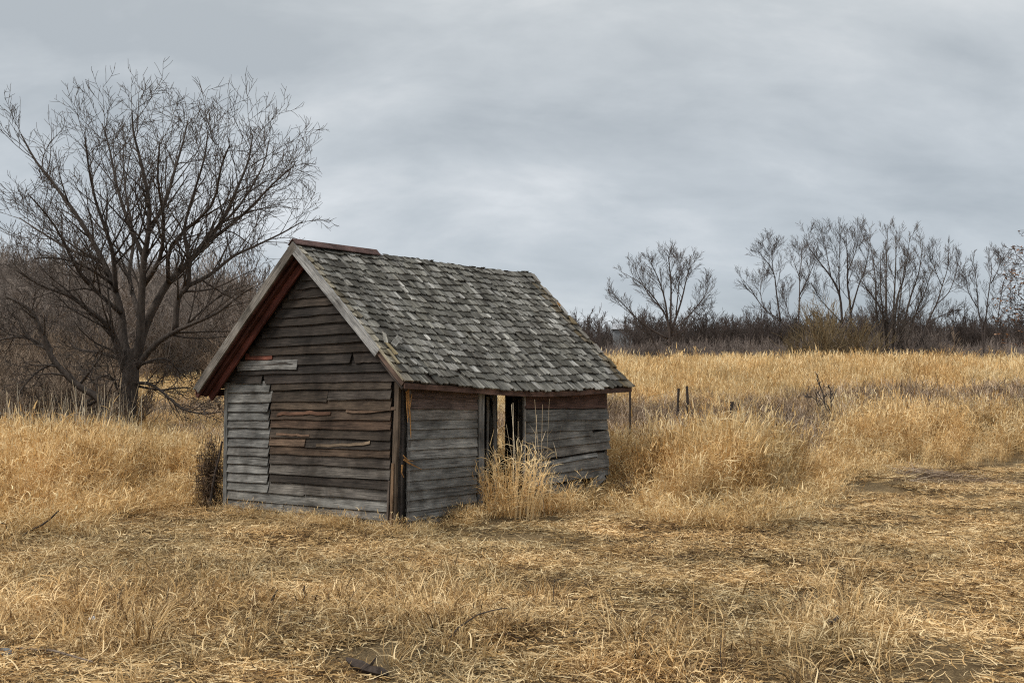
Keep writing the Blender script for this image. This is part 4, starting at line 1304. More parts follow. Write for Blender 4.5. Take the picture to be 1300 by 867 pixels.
# ---- the big bare tree left of the shed
def big_tree():
    T = Tree(11, .0056, .22, (5, 4, 2))
    D = 26.0
    def P(l, dep0=0.0, dep1=0.0):
        n = len(l); l = [(172 + 166 + (x - 172) * (.86 if y < 440 else 1) - 172, 455 + (y - 455) * (.82 if y < 455 else 1)) for x, y in l]; return [pt(x, y, D + dep0 + (dep1 - dep0) * (k / (n - 1))) * 1.0 for k, (x, y) in enumerate(l)]
    def lb(l, d0, d1, r0, r1, ln=1.5, nc=7, lev=0, sides=7, t0=.12):
        Q, rad = T.limb(P(l, d0, d1), r0 * 1.12, r1, sides=sides)
        T.kids(Q, rad, ln * 1.3, lev, 3, nc + 5, 46, .10, t0, 1.0)
    T.limb(P([(163, 592), (164, 560), (166, 525), (171, 490), (172, 462), (171, 440)]), .27, .17, sides=10)
    T.limb(P([(150, 592), (158, 575), (165, 555)]), .10, .12, sides=7)
    lb([(168, 475), (158, 448), (147, 420), (136, 402), (105, 376), (81, 358), (40, 342), (0, 316)], 0, -1.2, .10, .022, 1.4, 12)
    lb([(170, 460), (162, 430), (158, 385), (145, 340), (129, 300), (98, 243), (62, 190), (32, 150), (10, 108)], 0, 1.0, .115, .016, 1.4, 14, t0=.3)
    lb([(150, 352), (146, 296), (135, 256), (120, 210), (110, 160), (104, 105)], .3, -.9, .06, .014, 1.3, 10)
    lb([(131, 303), (88, 289), (46, 264), (8, 238)], .5, 1.8, .045, .014, 1.2, 9)
    lb([(144, 339), (110, 316), (70, 301), (30, 300)], .3, -1.6, .04, .013, 1.1, 9)
    lb([(176, 460), (186, 430), (187, 396), (189, 345), (192, 300), (198, 262), (199, 215), (188, 155), (176, 105), (174, 72)], 0, -.6, .12, .014, 1.4, 16, t0=.3)
    lb([(192, 300), (168, 242), (152, 190), (141, 132), (130, 92)], -.2, 1.3, .055, .013, 1.3, 10)
    lb([(198, 262), (224, 210), (238, 160), (250, 118), (256, 88)], -.3, .8, .05, .013, 1.2, 10)
    lb([(178, 462), (192, 410), (210, 370), (228, 338), (256, 308), (284, 276), (310, 236), (330, 190), (346, 148), (352, 108)], 0, .6, .115, .014, 1.4, 15, t0=.3)
    lb([(178, 468), (208, 434), (238, 413), (262, 402), (300, 384), (335, 356), (352, 345)], 0, -1.3, .075, .014, 1.3, 11, t0=.25)
    lb([(238, 413), (242, 362), (256, 343), (258, 300), (251, 256), (265, 200), (280, 148), (286, 105)], -.4, -1.2, .07, .013, 1.3, 13)
    lb([(256, 343), (290, 325), (322, 298), (352, 283), (394, 262), (426, 243)], -.6, .6, .05, .012, 1.2, 11)
    lb([(284, 276), (318, 250), (348, 222), (382, 185), (412, 158)], .4, -.8, .045, .012, 1.2, 11)
    lb([(256, 308), (290, 262), (330, 222), (366, 160), (376, 118)], .2, 2.0, .045, .012, 1.2, 10)
    lb([(187, 396), (170, 330), (176, 270), (165, 200), (160, 140)], 0, 2.6, .06, .013, 1.3, 10)
    lb([(189, 345), (215, 300), (220, 240), (212, 180), (215, 120)], 0, -2.4, .06, .013, 1.3, 10)
    lb([(228, 338), (232, 280), (290, 220), (305, 160), (318, 125)], .1, -2.2, .05, .013, 1.2, 10)
    lb([(158, 385), (120, 350), (95, 320), (60, 250), (20, 200)], .2, -2.4, .055, .013, 1.3, 11)
    lb([(170, 488), (195, 487), (215, 500), (236, 518), (262, 525), (286, 523)], 0, -.8, .045, .012, .8, 8)
    lb([(176, 466), (214, 455), (232, 470), (244, 481)], 0, .8, .04, .012, .8, 6)
    lb([(164, 458), (132, 446), (106, 441), (84, 431)], 0, .6, .04, .012, .9, 8)
    lb([(160, 505), (150, 482), (138, 477), (118, 486)], 0, -.6, .04, .012, .7, 6)
    lb([(180, 490), (210, 495), (240, 492), (270, 498)], .2, .9, .03, .01, .8, 7)
    # a few suckers around the base
    root = T.build("bare_tree", (-9.0, 26.0, float(gnd(-9.0, 26.0))), M_BARK, "large spreading bare tree with dark trunk left of the shed", group=None)
    print('big tree branches', T.count, len(T.big.f) + len(T.fine.f))


big_tree()


def leaning_tree():
    T = Tree(5, .006, .2)
    D = 24.0
    def lb(l, d0, d1, r0, r1, ln, nc):
        n = len(l); Q, rad = T.limb([pt(x, y, D + d0 + (d1 - d0) * k / (n - 1)) for k, (x, y) in enumerate(l)], r0, r1)
        T.kids(Q, rad, ln, 0, 3, nc, 55, .22, .15, 1.0)
    lb([(138, 590), (135, 540), (126, 507), (100, 490), (71, 461), (58, 436), (45, 403), (31, 388), (8, 376)], 0, -.6, .11, .03, 1.2, 14)
    lb([(62, 445), (40, 431), (20, 428), (-14, 434)], -.3, .4, .05, .015, 1.0, 8)
    lb([(100, 490), (115, 470), (128, 452), (130, 440)], 0, -.7, .035, .012, .9, 6)
    lb([(71, 461), (50, 470), (30, 490), (20, 505)], -.2, -.8, .035, .012, .9, 7)
    lb([(126, 507), (108, 515), (85, 510), (60, 520)], 0, .8, .035, .012, .9, 8)
    T.build("leaning_tree", (pt(138, 590, 24).x, 24.0, float(gnd(-8.8, 24))), M_BARK, "dark leaning half fallen tree tangled with twigs left of the big tree")


leaning_tree()


def fan_tree(name, label, seed, px, D, top_px, width_px, stems, mat, levels=3, nc=6, r=.10, low=.12, lean=0.0, group=None, trop=.35, twig=.014, leaves=False, ln=2.2):
    """a bare tree whose stems fan out from low down"""
    T = Tree(seed, twig, trop, (4, 3, 2))
    g = T.rng
    x0 = (px - 650) / F * D; z0 = float(gnd(x0, D)) - .05
    Ht = (EYE - (top_px + 34 - HOR) * D / F - z0) * .96
    wd = width_px * D / F
    for k in range(stems):
        f = (k + .5) / stems * 2 - 1 if stems > 1 else 0.0
        f = f + g.uniform(-.12, .12)
        h = Ht * (1 - .36 * abs(f) ** 1.6) * g.uniform(.88, 1.02)
        ex = x0 + f * wd * .42 + lean * D / F
        ey = D + g.uniform(-.35, .35) * wd
        b = Vector((x0 + f * .25, D + g.uniform(-.2, .2), z0)); e = Vector((ex, ey, z0 + h))
        mids = []
        for t in (.25, .5, .75):
            q = b.lerp(e, t); bow = math.sin(t * math.pi) * .10 * wd * f
            mids.append(q + Vector((bow * -.6 + g.gauss(0, .02) * wd, g.gauss(0, .02) * wd, h * .05 * math.sin(t * math.pi))))
        Q, rad = T.limb([b] + mids + [e], r * g.uniform(.75, 1.1), twig * 1.2, sides=6)
        T.kids(Q, rad, ln * Ht / 10.0 * 1.55, 0, levels, nc + 7, 40, .085, max(low, .26), 1.0)
    return T.build(name, (x0, D, z0), mat, label, group=group), T


GR = "bare trees along the field edge"

def traced_tree(label, seed, D, limbs, mat=M_BARK2, ln=1.7, nc=10, depth=1.6, twig=.0105, tab=(6, 4, 2), spread=42, t0=.3):
    """a bare tree whose main limbs follow the ones in the photo; each limb (points, radius) swings its own way in depth"""
    T = Tree(seed, twig, .28, tab)
    base = None
    for k, (l, r0) in enumerate(limbs):
        n = len(l); sw = T.rng.uniform(-depth, depth)
        P = [pt(x, y, D + sw * (q / (n - 1)) ** 1.3) for q, (x, y) in enumerate(l)]
        if base is None:
            base = Vector((P[0].x, D, float(gnd(P[0].x, D)) - .05))
        if l[0][1] > 430: P[0].z = min(P[0].z, base.z)
        Q, rad = T.limb(P, r0, twig * 1.3, sides=6)
        T.kids(Q, rad, ln * 1.25, 0, 3, nc + 3, spread * .92, .065, t0, 1.0)
    return T.build("bare_tree", tuple(base), mat, label, group=GR)


traced_tree("round crowned bare tree standing alone beyond the reeds behind the shed", 21, 86, [
    ([(849, 458), (850, 420), (840, 392), (816, 362), (792, 347)], .12), ([(850, 430), (845, 385), (835, 352), (824, 330)], .10), ([(850, 430), (852, 370), (850, 340), (848, 326)], .10),
    ([(851, 425), (865, 382), (872, 352), (878, 334)], .10), ([(850, 425), (875, 400), (893, 378), (900, 362)], .09), ([(848, 430), (816, 411), (792, 387), (779, 375)], .09),
    ([(850, 428), (880, 411), (900, 396)], .06), ([(846, 440), (828, 426), (806, 416)], .06), ([(843, 395), (822, 372), (806, 340)], .06), ([(858, 400), (862, 360), (862, 330)], .06)], ln=1.5, nc=9)
traced_tree("slender bare tree leaning left at the left end of the right tree group", 22, 88, [
    ([(1009, 458), (1007, 432), (991, 408), (970, 392), (955, 370), (944, 356)], .09), ([(991, 408), (986, 374), (982, 346), (969, 327), (963, 320)], .07), ([(982, 348), (980, 330), (979, 316)], .04), ([(970, 392), (965, 370), (968, 352)], .04)], ln=1.5, nc=8)
traced_tree("upright two stemmed bare tree second from left in the right tree group", 23, 92, [
    ([(1011, 458), (1014, 400), (1015, 372), (1014, 350), (1003, 322)], .09), ([(1015, 375), (1028, 348), (1034, 332)], .06), ([(1013, 420), (1000, 395), (998, 370)], .05), ([(1014, 350), (1018, 330), (1016, 316)], .04)], ln=1.5, nc=8)
traced_tree("tall open bare tree with V shaped stems in the middle of the right tree group", 24, 90, [
    ([(1072, 458), (1069, 410), (1066, 376), (1055, 352), (1039, 331), (1026, 312), (1024, 297)], .13), ([(1078, 458), (1080, 400), (1076, 362), (1076, 330), (1074, 297)], .13), ([(1080, 398), (1090, 363), (1099, 340), (1105, 303)], .08),
    ([(1066, 376), (1065, 340), (1067, 298)], .07), ([(1055, 352), (1050, 325), (1046, 300)], .05), ([(1069, 410), (1052, 392), (1040, 378), (1030, 360)], .05), ([(1076, 345), (1086, 320), (1090, 298)], .05)], ln=1.6, nc=9)
traced_tree("dense dark many stemmed bare tree, tallest of the right tree group", 25, 84, [
    ([(1125, 458), (1120, 400), (1101, 368), (1089, 350)], .10), ([(1127, 458), (1125, 386), (1125, 340), (1127, 290)], .13), ([(1129, 458), (1138, 386), (1148, 352), (1155, 302)], .12), ([(1134, 458), (1152, 392), (1166, 348), (1172, 309)], .11),
    ([(1138, 458), (1159, 409), (1175, 369), (1181, 349)], .09), ([(1125, 458), (1113, 400), (1111, 352), (1103, 297)], .11), ([(1128, 440), (1136, 363), (1138, 293)], .11), ([(1130, 450), (1145, 420), (1168, 395), (1180, 380)], .07),
    ([(1120, 450), (1108, 425), (1096, 405)], .06), ([(1131, 440), (1144, 370), (1150, 330)], .08), ([(1125, 430), (1118, 370), (1118, 320)], .08)], M_BARK, ln=1.5, nc=11, t0=.15)
traced_tree("thin bare tree leaning right beside the dense dark tree", 26, 87, [
    ([(1160, 458), (1173, 421), (1189, 386), (1196, 363), (1203, 340), (1205, 311)], .09), ([(1189, 386), (1204, 372), (1212, 352), (1216, 335)], .05), ([(1196, 363), (1188, 345), (1184, 326)], .04), ([(1178, 410), (1192, 402), (1206, 396)], .04)], ln=1.4, nc=8)
traced_tree("slim three stemmed bare tree near the right edge of the field", 27, 92, [
    ([(1248, 458), (1247, 424), (1242, 392), (1240, 362), (1235, 328)], .08), ([(1250, 458), (1250, 424), (1255, 373), (1259, 343), (1257, 327)], .08), ([(1264, 458), (1265, 424), (1270, 383), (1275, 355), (1288, 343)], .07),
    ([(1242, 392), (1230, 372), (1226, 350)], .04), ([(1258, 360), (1268, 340), (1270, 325)], .04)], ln=1.4, nc=8)
fan_tree("bare_tree", "small reddish bare sapling between the leaning and the slim tree", 28, 1208, 80, 388, 30, 3, M_BRUSH, 2, 4, .03, .2, group=GR, ln=2.0)


def leafy_tree():
    T = Tree(31, .012, .1)
    D = 55.0
    x0, y0 = pt(1352, 500, D).x, D
    z0 = float(gnd(x0, y0))
    Q, rad = T.limb([(x0, y0, z0), (x0 + .1, y0, z0 + 3), (x0 - .1, y0 + .2, z0 + 6), (x0, y0, z0 + 9.5)], .22, .05, sides=8)
    tips = []
    for k in range(16):
        t = .35 + .6 * k / 16; f = t * (len(Q) - 1); q = Q[int(f)]
        a = T.rng.uniform(2.2, 4.2) if k % 2 else T.rng.uniform(0, 6.28)
        T.branch(q, Vector((math.cos(a), math.sin(a), .35)), 3.0 * (1.2 - .5 * t), .05, 0, 3, 5, 45, .2)
    root = T.build("leafy_oak", (x0, y0, z0), M_BARK2, "tree with clinging brown leaves reaching in at the right edge")
    tp = T.tips
    n = len(tp); reps = 1
    b = np.array([tuple(p) for p in tp for _ in range(reps)])
    sel = U(0, 1, len(b)) < .55
    b = b[sel] + RS.normal(0, .06, (sel.sum(), 3)); n = len(b)
    V, Fq, Tt, _ = blades(b, U(0, 6.28, n), U(R(60), R(150), n), U(R(-20), R(40), n), U(.10, .2, n), U(.07, .13, n), 2, tip=.3)
    me = mesh_np("leaves", V, Fq, M_LEAF, {'tint': Tt}); tag(place(bpy.data.objects.new("leaves", me), None, root), kind='stuff')


leafy_tree()

# ---- thickets and far woods: instanced bare trees, nobody could count them
def wood_mesh(seed, h, spread, stems, lev, nc, twig, r=.07):
    T = Tree(seed, twig, .35)
    g = T.rng
    for k in range(stems):
        a = g.uniform(0, 6.28); q = g.uniform(0, .12) * spread
        d = Vector((math.cos(a) * spread / h * g.uniform(.2, .9), math.sin(a) * spread / h * g.uniform(.2, .9), 1)).normalized()
        T.branch(Vector((math.cos(a) * q, math.sin(a) * q, 0)), d, h * g.uniform(.6, .85), r * g.uniform(.6, 1), 0, lev, nc, 38, .12)
    for p in T.big.f: pass
    o = len(T.big.v)
    V = T.big.v + T.fine.v; Fc = T.big.f + [tuple(i + o for i in f) for f in T.fine.f]
    return V, Fc


def wood_coll(cname, specs, mat):
    c = bpy.data.collections.new(cname)
    for i, sp in enumerate(specs):
        V, Fc = wood_mesh(*sp)
        me = mesh_np(cname, V, Fc, mat); c.objects.link(bpy.data.objects.new("%s_%02d" % (cname, i), me))
    return c


cBush = wood_coll("thicket_bush", [(100 + k, 3.0, 2.2, 9, 2, 6, .010, .025) for k in range(5)], M_BRUSH)
cWood = wood_coll("wood_tree", [(200 + k, 8.0, 3.4, 3, 3, 5, .016, .09) for k in range(6)], M_HILL)
cFar = wood_coll("far_tree", [(500 + k, 8.0, 3.4, 3, 3, 5, .022, .10) for k in range(4)], M_BARK2)
cEdge = wood_coll("edge_bush", [(600 + k, 3.0, 2.2, 9, 2, 6, .014, .03) for k in range(4)], M_EDGE)
cOlive = wood_coll("olive_bush", [(300 + k, 3.2, 2.6, 14, 2, 7, .010, .022) for k in range(3)], M_OLIVE)

# left hillside
def pick(n, d0, d1, p0, p1):
    d = U(d0, d1, n); p = U(p0, p1, n); return np.stack([(p - 650) / F * d, d], 1)


xy = np.concatenate([pick(420, 62, 120, -160, 350)])
s = U(.55, .95, len(xy))
scatter("hillside_wood", cWood, on_ground(xy, .1), s, U(0, 6.28, len(xy)), label="leafless brown wood covering the low hill at the left", cat="woods")
xy = np.concatenate([pick(420, 58, 100, -160, 350), pick(70, 32, 50, -60, 135), pick(26, 27, 31, -40, 120)])
s = U(.7, 1.35, len(xy)); s[-96:] *= .72; s[-26:] *= .7
scatter("brush_thicket", cBush, on_ground(xy, .05), s, U(0, 6.28, len(xy)), label="tangled brown brush thicket behind the grass at the left", cat="thicket")
cDark = wood_coll("dark_bush", [(400 + k, 2.2, 2.2, 10, 3, 5, .007, .03) for k in range(3)], M_BRUSH)
xy = pick(18, 22.8, 26.5, -60, 150)
scatter("dark_brush", cDark, on_ground(xy, .05), U(.55, 1.0, len(xy)), U(0, 6.28, len(xy)), label="dark tangled brush behind the pale stems at the left", cat="thicket")
# right-hand field edge and far woods
xy = np.concatenate([pick(800, 92, 150, 700, 1400), pick(120, 84, 92, 930, 1100), pick(60, 84, 92, 1100, 1330), pick(50, 86, 90, 800, 960), pick(70, 84, 90, 980, 1190)])
s = U(.65, 1.25, len(xy)); s[-70:] *= 1.35; s *= 1 + .28 * vnoise(xy, .16, 3) + .15 * vnoise(xy, .5, 8); px, _ = pxy(xy); s *= .70 * np.where(px < 800, .9, 1) * (1 + .005 * (xy[:, 1] - 90))
scatter("field_edge_thicket", cEdge, on_ground(xy, .05), np.stack([s, s, s * 1.25], 1), U(0, 6.28, len(xy)), label="low dark thicket along the far edge of the reed field", cat="thicket")
xy = np.concatenate([pick(1100, 170, 300, 560, 1420)])
s = U(.8, 1.3, len(xy))
scatter("far_wood", cFar, on_ground(xy, .1), s, U(0, 6.28, len(xy)), label="far off leafless wood on the horizon right of the shed", cat="woods")
for k, (px_, d_, sc_, lab) in enumerate(((1052, 80, 1.35, "broad olive brown shrub under the V stemmed tree"), (1088, 79, 1.15, "olive brown shrub touching the dense dark tree"), (1022, 81, 1.0, "small olive brown shrub at the foot of the leaning tree"))):
    o = bpy.data.objects.new("shrub", list(cOlive.objects)[k].data)
    x = (px_ - 650) / F * d_
    place(o, Matrix.Translation((x, d_, float(gnd(x, d_)))) @ Matrix.Rotation(k * 1.7, 4, 'Z') @ Matrix.Diagonal((sc_ * 1.25, sc_ * 1.25, sc_ * 1.45, 1)))
    tag(o, lab, "shrub", "shrubs under the right trees")


# ------------------------------------------------------------------ things in the grass
def clump():
    """the tall reed clump in the doorway"""
    x, y = gp(652, 668)
    x, y = .02, 14.75
    gens = []
    n = 130
    b = disc(n, .32); b[:, 0] *= 1.15; b[:, 1] *= .7
    az = np.arctan2(b[:, 1], b[:, 0]) + RS.normal(0, .5, n); H = U(.75, 1.28, n) * (1 - .35 * (np.linalg.norm(b, axis=1) / .34)); tin = U(.35, 1, n)
    V, Fq, T, P = blades(b, az, U(0, R(18), n), U(0, R(38), n), H, U(.007, .012, n), 5, tin, .3, 1.7, tip=.5)
    gens.append((V, Fq, T))
    for q in range(4):
        t = U(.3, .98, n); f = t * 5; i0 = np.minimum(f.astype(int), 4); fr = (f - i0)[:, None]
        bp = P[np.arange(n), i0] * (1 - fr) + P[np.arange(n), i0 + 1] * fr
        gens.append(blades(bp, U(0, 6.28, n), U(R(15), R(60), n), U(R(30), R(110), n), U(.14, .34, n), U(.008, .015, n), 4, np.clip(tin + U(-.2, .2, n), 0, 1), .5)[:3])
    V, Fq, T = join(gens)
    me = mesh_np("reed_clump", V, Fq, M_TALL, {'tint': T})
    o = place(bpy.data.objects.new("reed_clump", me), Matrix.Translation((x, y, float(gnd(x, y)) - .02)))
    tag(o, "tall golden reed clump growing in front of the shed doorway", "reeds")
    V, Fq, T = g_stem(13, .30, (1.15, 1.6), (.007, .010))
    me = mesh_np("grey_stems", V, Fq, M_PALE, {'tint': T * .7})
    o = place(bpy.data.objects.new("grey_stems", me), Matrix.Translation((x + .22, y + .12, float(gnd(x, y)))))
    tag(o, "thin grey bare stems rising above the golden clump by the doorway", "reeds")


clump()
for (x_, y_, sc_, lab) in ((.62, 15.25, .62, "low bent golden grass clump under the right part of the side wall"), (-.22, 14.45, .5, "low golden grass clump at the left foot of the doorway clump")):
    V, Fq, T = g_tall(90, .42, (.55, 1.15), (5, 50), (10, 70), (.006, .010), 3, (.010, .018))
    me = mesh_np("grass_clump", V, Fq, M_TALL, {'tint': T})
    o = place(bpy.data.objects.new("grass_clump", me), Matrix.Translation((x_, y_, float(gnd(x_, y_)) - .02)) @ Matrix.Diagonal((sc_ * 1.3, sc_, sc_, 1)))
    tag(o, lab, "tall grass", "grass clumps at the foot of the side wall")


def rod(name, P, r0, r1, label, cat, mat, color=None, sides=6, twigs=None, group=None, seed=1):
    m = MB(); n = len(P)
    g = random.Random(seed)
    Q = []
    for k in range(len(P) - 1):
        for t in (0, .5): Q.append(Vector(P[k]).lerp(Vector(P[k + 1]), t) + Vector((g.gauss(0, 1), g.gauss(0, 1), g.gauss(0, 1))) * r0 * .35)
    Q.append(Vector(P[-1]))
    n = len(Q)
    m.tube(Q, [(r0 + (r1 - r0) * k / (n - 1)) * g.uniform(.88, 1.12) for k in range(n)], sides)
    base = Q[0]
    o_ = m
    for (P2, ra, rb) in (twigs or []):
        o_.tube([Vector(p) for p in P2], [ra + (rb - ra) * k / (len(P2) - 1) for k in range(len(P2))], 5)
    m.v = [tuple(Vector(v) - base) for v in m.v]
    o = m.build(name, mat, None, Matrix.Translation(base), color)
    return tag(o, label, cat, group)


M_DARKSTICK = plain_mat("dark_dead_wood", (.045, .034, .028), .9, .5, 30)
M_STICK = plain_mat("grey_stick", (.16, .125, .10), .9, .4, 30)


def G(px, py, up=0.0):
    x, y = gp(px, py); return Vector((x, y, float(gnd(x, y)) + up))


# broken branch at the left edge
a = G(-14, 690, .06); b = G(24, 688, .05); c = b + Vector((.40, .15, .30))
rod("fallen_branch", [a, a.lerp(b, .5) + Vector((0, 0, .02)), b, b.lerp(c, .55) + Vector((.02, 0, -.03)), c], .022, .009, "dark forked fallen branch lying at the left edge of the grass", "branch", M_DARKSTICK,
    twigs=[([b + Vector((-.12, 0, 0)), b + Vector((-.15, 0, .16)), b + Vector((-.32, .02, .20))], .012, .006)])
# chunk of dark wood at the bottom
p = G(440, 856, .09); q = G(492, 866, .05)
m = MB()
Pn = [p + (q - p) * t for t in (0, .12, .3, .55, .8, 1)]
Pn = [q_ + Vector((0, random.uniform(-.012, .012), random.uniform(-.012, .014))) for q_ in Pn]
m.tube(Pn, [.012, .026, .040, .031, .036, .018], 5)
m.tube([Pn[3], Pn[3] + Vector((.03, -.02, .05)), Pn[3] + Vector((.05, -.02, .085))], [.016, .011, .004], 4)
m.v = [tuple(Vector(v) - p) for v in m.v]
tag(m.build("wood_chunk", M_DARKSTICK, None, Matrix.Translation(p)), "short dark chunk of rotten wood lying in the front grass", "wood")
# two dark stubs
for (x, y, hh, lab, tl) in ((345, 768, .13, "short dark broken stalk sticking up, left one of two", .15), (386, 768, .16, "short dark broken stalk sticking up, right one of two", -.08)):
    p = G(x, y)
    rod("broken_stalk", [p, p + Vector((.01, 0, hh * .5)), p + Vector((tl * .2 + .02, 0, hh))], .016, .006, lab, "stalk", M_DARKSTICK, group="dark stalks in the front grass", seed=x)
# arching twig
p = G(563, 822, .02); e = p + Vector((.42, .12, .22))
rod("arching_twig", [p, p + Vector((.10, .02, .11)), p + Vector((.22, .05, .19)), e], .006, .004, "thin dark twig arching over the front grass tuft", "twig", M_DARKSTICK)
p = G(704, 772); rod("thin_stalk", [p, p + Vector((-.01, 0, .1)), p + Vector((0, .01, .24))], .005, .003, "thin dark upright stalk in the middle of the foreground", "stalk", M_DARKSTICK)
p = G(918, 862); rod("thin_stalk", [p, p + Vector((-.015, 0, .14)), p + Vector((-.01, .01, .29))], .004, .002, "thin dark upright stalk near the bottom edge", "stalk", M_DARKSTICK)
p = G(1050, 808, .10); rod("bark_scrap", [p, p + Vector((.04, .02, -.01)), p + Vector((.085, .03, .03))], .022, .012, "small black bark scrap caught in the right front tuft", "bark", M_DARKSTICK)
for k, (x0, y0, x1, y1, up, lab) in enumerate(((60, 798, 95, 752, .04, "dark stick slanting in the left front grass, shorter one"), (120, 795, 178, 735, .05, "long thin stick slanting in the left front grass"), (20, 826, 118, 850, .05, "grey stem lying flat at the bottom left"), (272, 800, 320, 760, .05, "brown stem slanting beside the left front grass"))):
    p = G(x0, y0, .02); q = G(x1, y1, up)
    rod("dry_stick", [p, p.lerp(q, .5) + Vector((0, 0, .03)), q], .009, .005, lab, "stick", M_DARKSTICK if k != 2 else M_STICK, group="sticks in the left front grass", seed=k)
p = G(116, 794, .05)
m = MB(); m.hexa([(-.02, -.015, 0), (.025, -.02, 0), (.03, .015, .005), (-.015, .02, .003), (-.015, -.01, .012), (.02, -.012, .02), (.02, .012, .022), (-.012, .012, .014)])
tag(m.build("white_scrap", plain_mat("white_paper", (.72, .75, .78), .6, .1), None, Matrix.Translation(p)), "tiny white scrap lying in the left front grass", "litter")
import bmesh
bm = bmesh.new(); bmesh.ops.create_icosphere(bm, subdivisions=3, radius=.06)
for v in bm.verts:
    v.co *= 1 + .14 * math.sin(v.co.x * 40 + 1) * math.sin(v.co.y * 35) + .08 * math.sin(v.co.z * 60)
    v.co.z *= .6
me = bpy.data.meshes.new("stone"); bm.to_mesh(me); bm.free(); me.materials.append(plain_mat("grey_stone", (.13, .145, .155), .9, .5, 34))
tag(place(bpy.data.objects.new("stone", me), Matrix.Translation(G(4, 834, .02))), "blue grey stone half buried at the bottom left edge", "stone")

# leaning pole and the tangled bundle against the left corner of the shed
p = Vector((A0.x - .12, A0.y - .05, float(gnd(A0.x, A0.y)))); q = pt(281, 560, 16.3)
rod("leaning_pole", [pt(266, 640, 16.15), pt(274, 600, 16.2), pt(282, 560, 16.25)], .022, .018, "dark pole leaning on the left corner of the shed", "pole", M_DARKSTICK)
n = 1700
bc = pt(267, 632, 16.45); bc.z = float(gnd(bc.x, bc.y))
b = np.stack([RS.normal(0, .075, n), RS.normal(0, .10, n), np.clip(RS.normal(.42, .26, n), 0, .95)], 1)
b[:, 0] *= np.sqrt(np.clip(1.1 - ((b[:, 2] - .5) / .6) ** 2, .1, 1)) * 1.2
V, Fq, T, _ = blades(b, U(0, 6.28, n), U(R(20), R(150), n), U(R(-90), R(90), n), U(.10, .26, n), U(.006, .014, n), 4, U(0, .7, n), 1.2, tip=.6)
me = mesh_np("weed_bundle", V, Fq, M_VINE, {'tint': T})
tag(place(bpy.data.objects.new("weed_bundle", me), Matrix.Translation(bc)), "upright tangled bundle of brown dead vine behind left shed corner", "vine")

# heap of grey flattened stems at the right
hx, hy = gp(1170, 612)
n = 900
b = np.stack([RS.normal(0, .62, n), RS.normal(0, .32, n), np.zeros(n)], 1); b[:, 2] = .26 * np.exp(-(b[:, 0] / .8) ** 2 - (b[:, 1] / .45) ** 2) * U(.2, 1, n)
V, Fq, T, _ = blades(b, RS.normal(0, .8, n) + math.pi * (U(0, 1, n) < .5), U(R(70), R(100), n), U(R(-20), R(30), n), U(.25, .6, n), U(.007, .012, n), 4, U(.05, .8, n), .5, zmin=np.maximum(b[:, 2] * .7, .0), tip=.5)
me = mesh_np("stem_heap", V, Fq, M_WEED, {'tint': T})
tag(place(bpy.data.objects.new("stem_heap", me), Matrix.Translation((hx, hy, float(gnd(hx, hy))))), "flattened heap of grey brown stems at the edge of the right grass", "heap")

# dead upright shrub among the reeds and the dark brush beside the shed
T = Tree(77, .012, .3)
D_ = 27.0
base = pt(1050, 540, D_); base.z = float(gnd(base.x, base.y))
for (l, r_) in (([(1050, 556), (1048, 520), (1044, 498), (1036, 480)], .03), ([(1053, 556), (1055, 515), (1054, 492)], .022), ([(1048, 550), (1038, 512), (1032, 505)], .016)):
    Q, rad = T.limb([pt(x, y, D_) for x, y in l], r_, .008, sides=6); T.kids(Q, rad, .32, 1, 3, 4, 40, .2, .3, 1.0)
T.build("dead_shrub", tuple(base), M_BARK, "dark dead shrub standing among grey weeds in front of the reeds", "shrub")
T = Tree(78, .004, .0)
bx, by = gp(815, 645)
for k in range(12):
    a_ = T.rng.uniform(0, 6.28)
    T.branch(Vector((bx + T.rng.gauss(0, .5), by + T.rng.gauss(0, .12), float(gnd(bx, by)) + T.rng.uniform(.02, .2))), Vector((math.cos(a_), math.sin(a_) * .4, .35)), T.rng.uniform(.25, .5), .008, 1, 3, 4, 45, .2)
T.build("dead_brush", (bx, by, float(gnd(bx, by))), M_DARKSTICK, "low tangle of dark dead brush at the foot of the grass right of the shed", "brush")

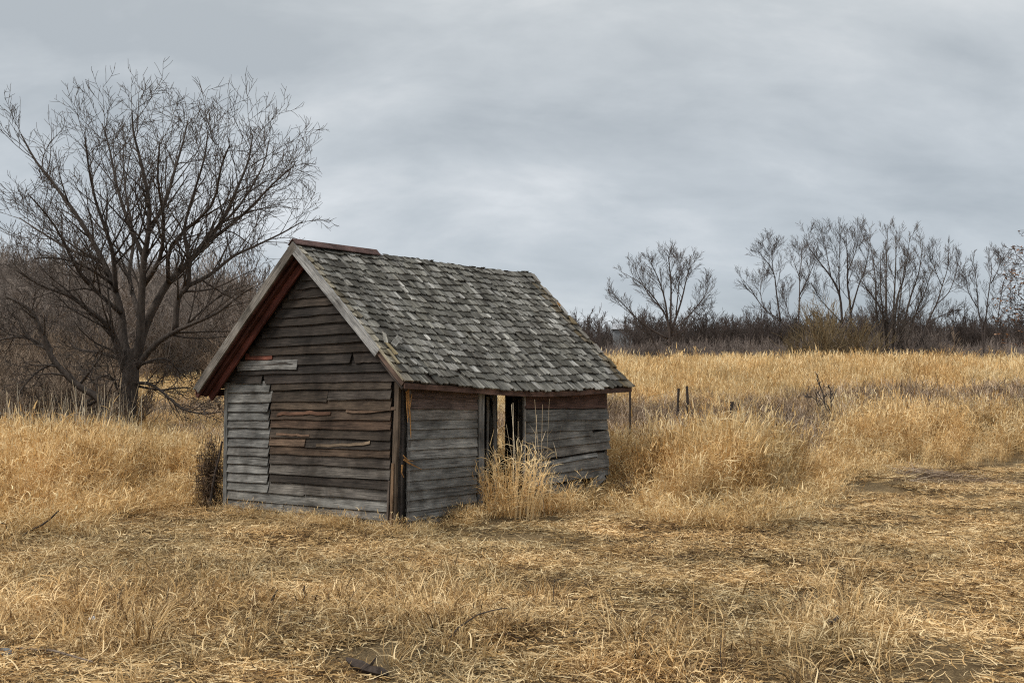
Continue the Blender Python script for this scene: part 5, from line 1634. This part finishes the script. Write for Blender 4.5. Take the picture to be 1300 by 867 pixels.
# ---- old fence: posts and wires right of the shed
fence = empty("wire_fence", tuple(pt(866, 545, 28.5)))
tag(fence, "remains of an old wire fence with leaning dark posts", "fence")
tops = []
for (x, y, d, yb, r_, lean) in ((799.5, 493, 21.0, 560, .024, .0), (862, 493, 28.0, 560, .034, -.16), (872, 490, 28.4, 560, .036, .10), (929, 510, 29.0, 560, .055, .04), (937, 512, 29.0, 560, .03, -.22)):
    t_ = pt(x, y, d); b_ = Vector((t_.x + lean * .6, t_.y, float(gnd(t_.x, t_.y)) - .1))
    m = MB(); n = 5
    m.tube([b_.lerp(t_, k / n) + Vector((random.gauss(0, .006), random.gauss(0, .006), 0)) for k in range(n + 1)], [r_ * random.uniform(.85, 1.1) for k in range(n + 1)], 7)
    m.build("post", M_DARKSTICK, fence); tops.append(t_)
for dz in (-.12, -.36):
    for i, j in ((0, 1), (2, 3)):
        a_, b_ = tops[i] + Vector((0, 0, dz + (.1 if i else -.1))), tops[j] + Vector((0, 0, dz + .1))
        m = MB(); m.tube([a_.lerp(b_, k / 6) + Vector((0, 0, -.03 * math.sin(math.pi * k / 6))) for k in range(7)], [.003] * 7, 4)
        m.build("wire", M_DARKSTICK, fence)

# ---- far farmhouse seen over the trees
fx, fy = (790 - 650) / F * 185, 185.0
fz = float(gnd(fx, fy))
hs = empty("farmhouse", (fx, fy, fz)); tag(hs, "tiny pale farmhouse far off among the woods right of the roof", "house")
top = EYE - (411 - HOR) * fy / F
m = MB(); m.box((fx, fy, (fz + top - 1.0) / 2), (3.0, 3.0, top - 1.0 - fz)); m.build("wall", plain_mat("pale_wall", (.20, .21, .22), .8, .1), hs, Matrix.Identity(4))
m = MB()
m.hexa([(fx - 1.8, fy - 1.8, top - 1.0), (fx + 1.8, fy - 1.8, top - 1.0), (fx + 1.8, fy + 1.8, top - 1.0), (fx - 1.8, fy + 1.8, top - 1.0), (fx - 1.6, fy - .1, top), (fx + 1.6, fy - .1, top), (fx + 1.6, fy + .1, top), (fx - 1.6, fy + .1, top)])
m.build("roof", plain_mat("pale_roof", (.30, .31, .33), .7, .1), hs)
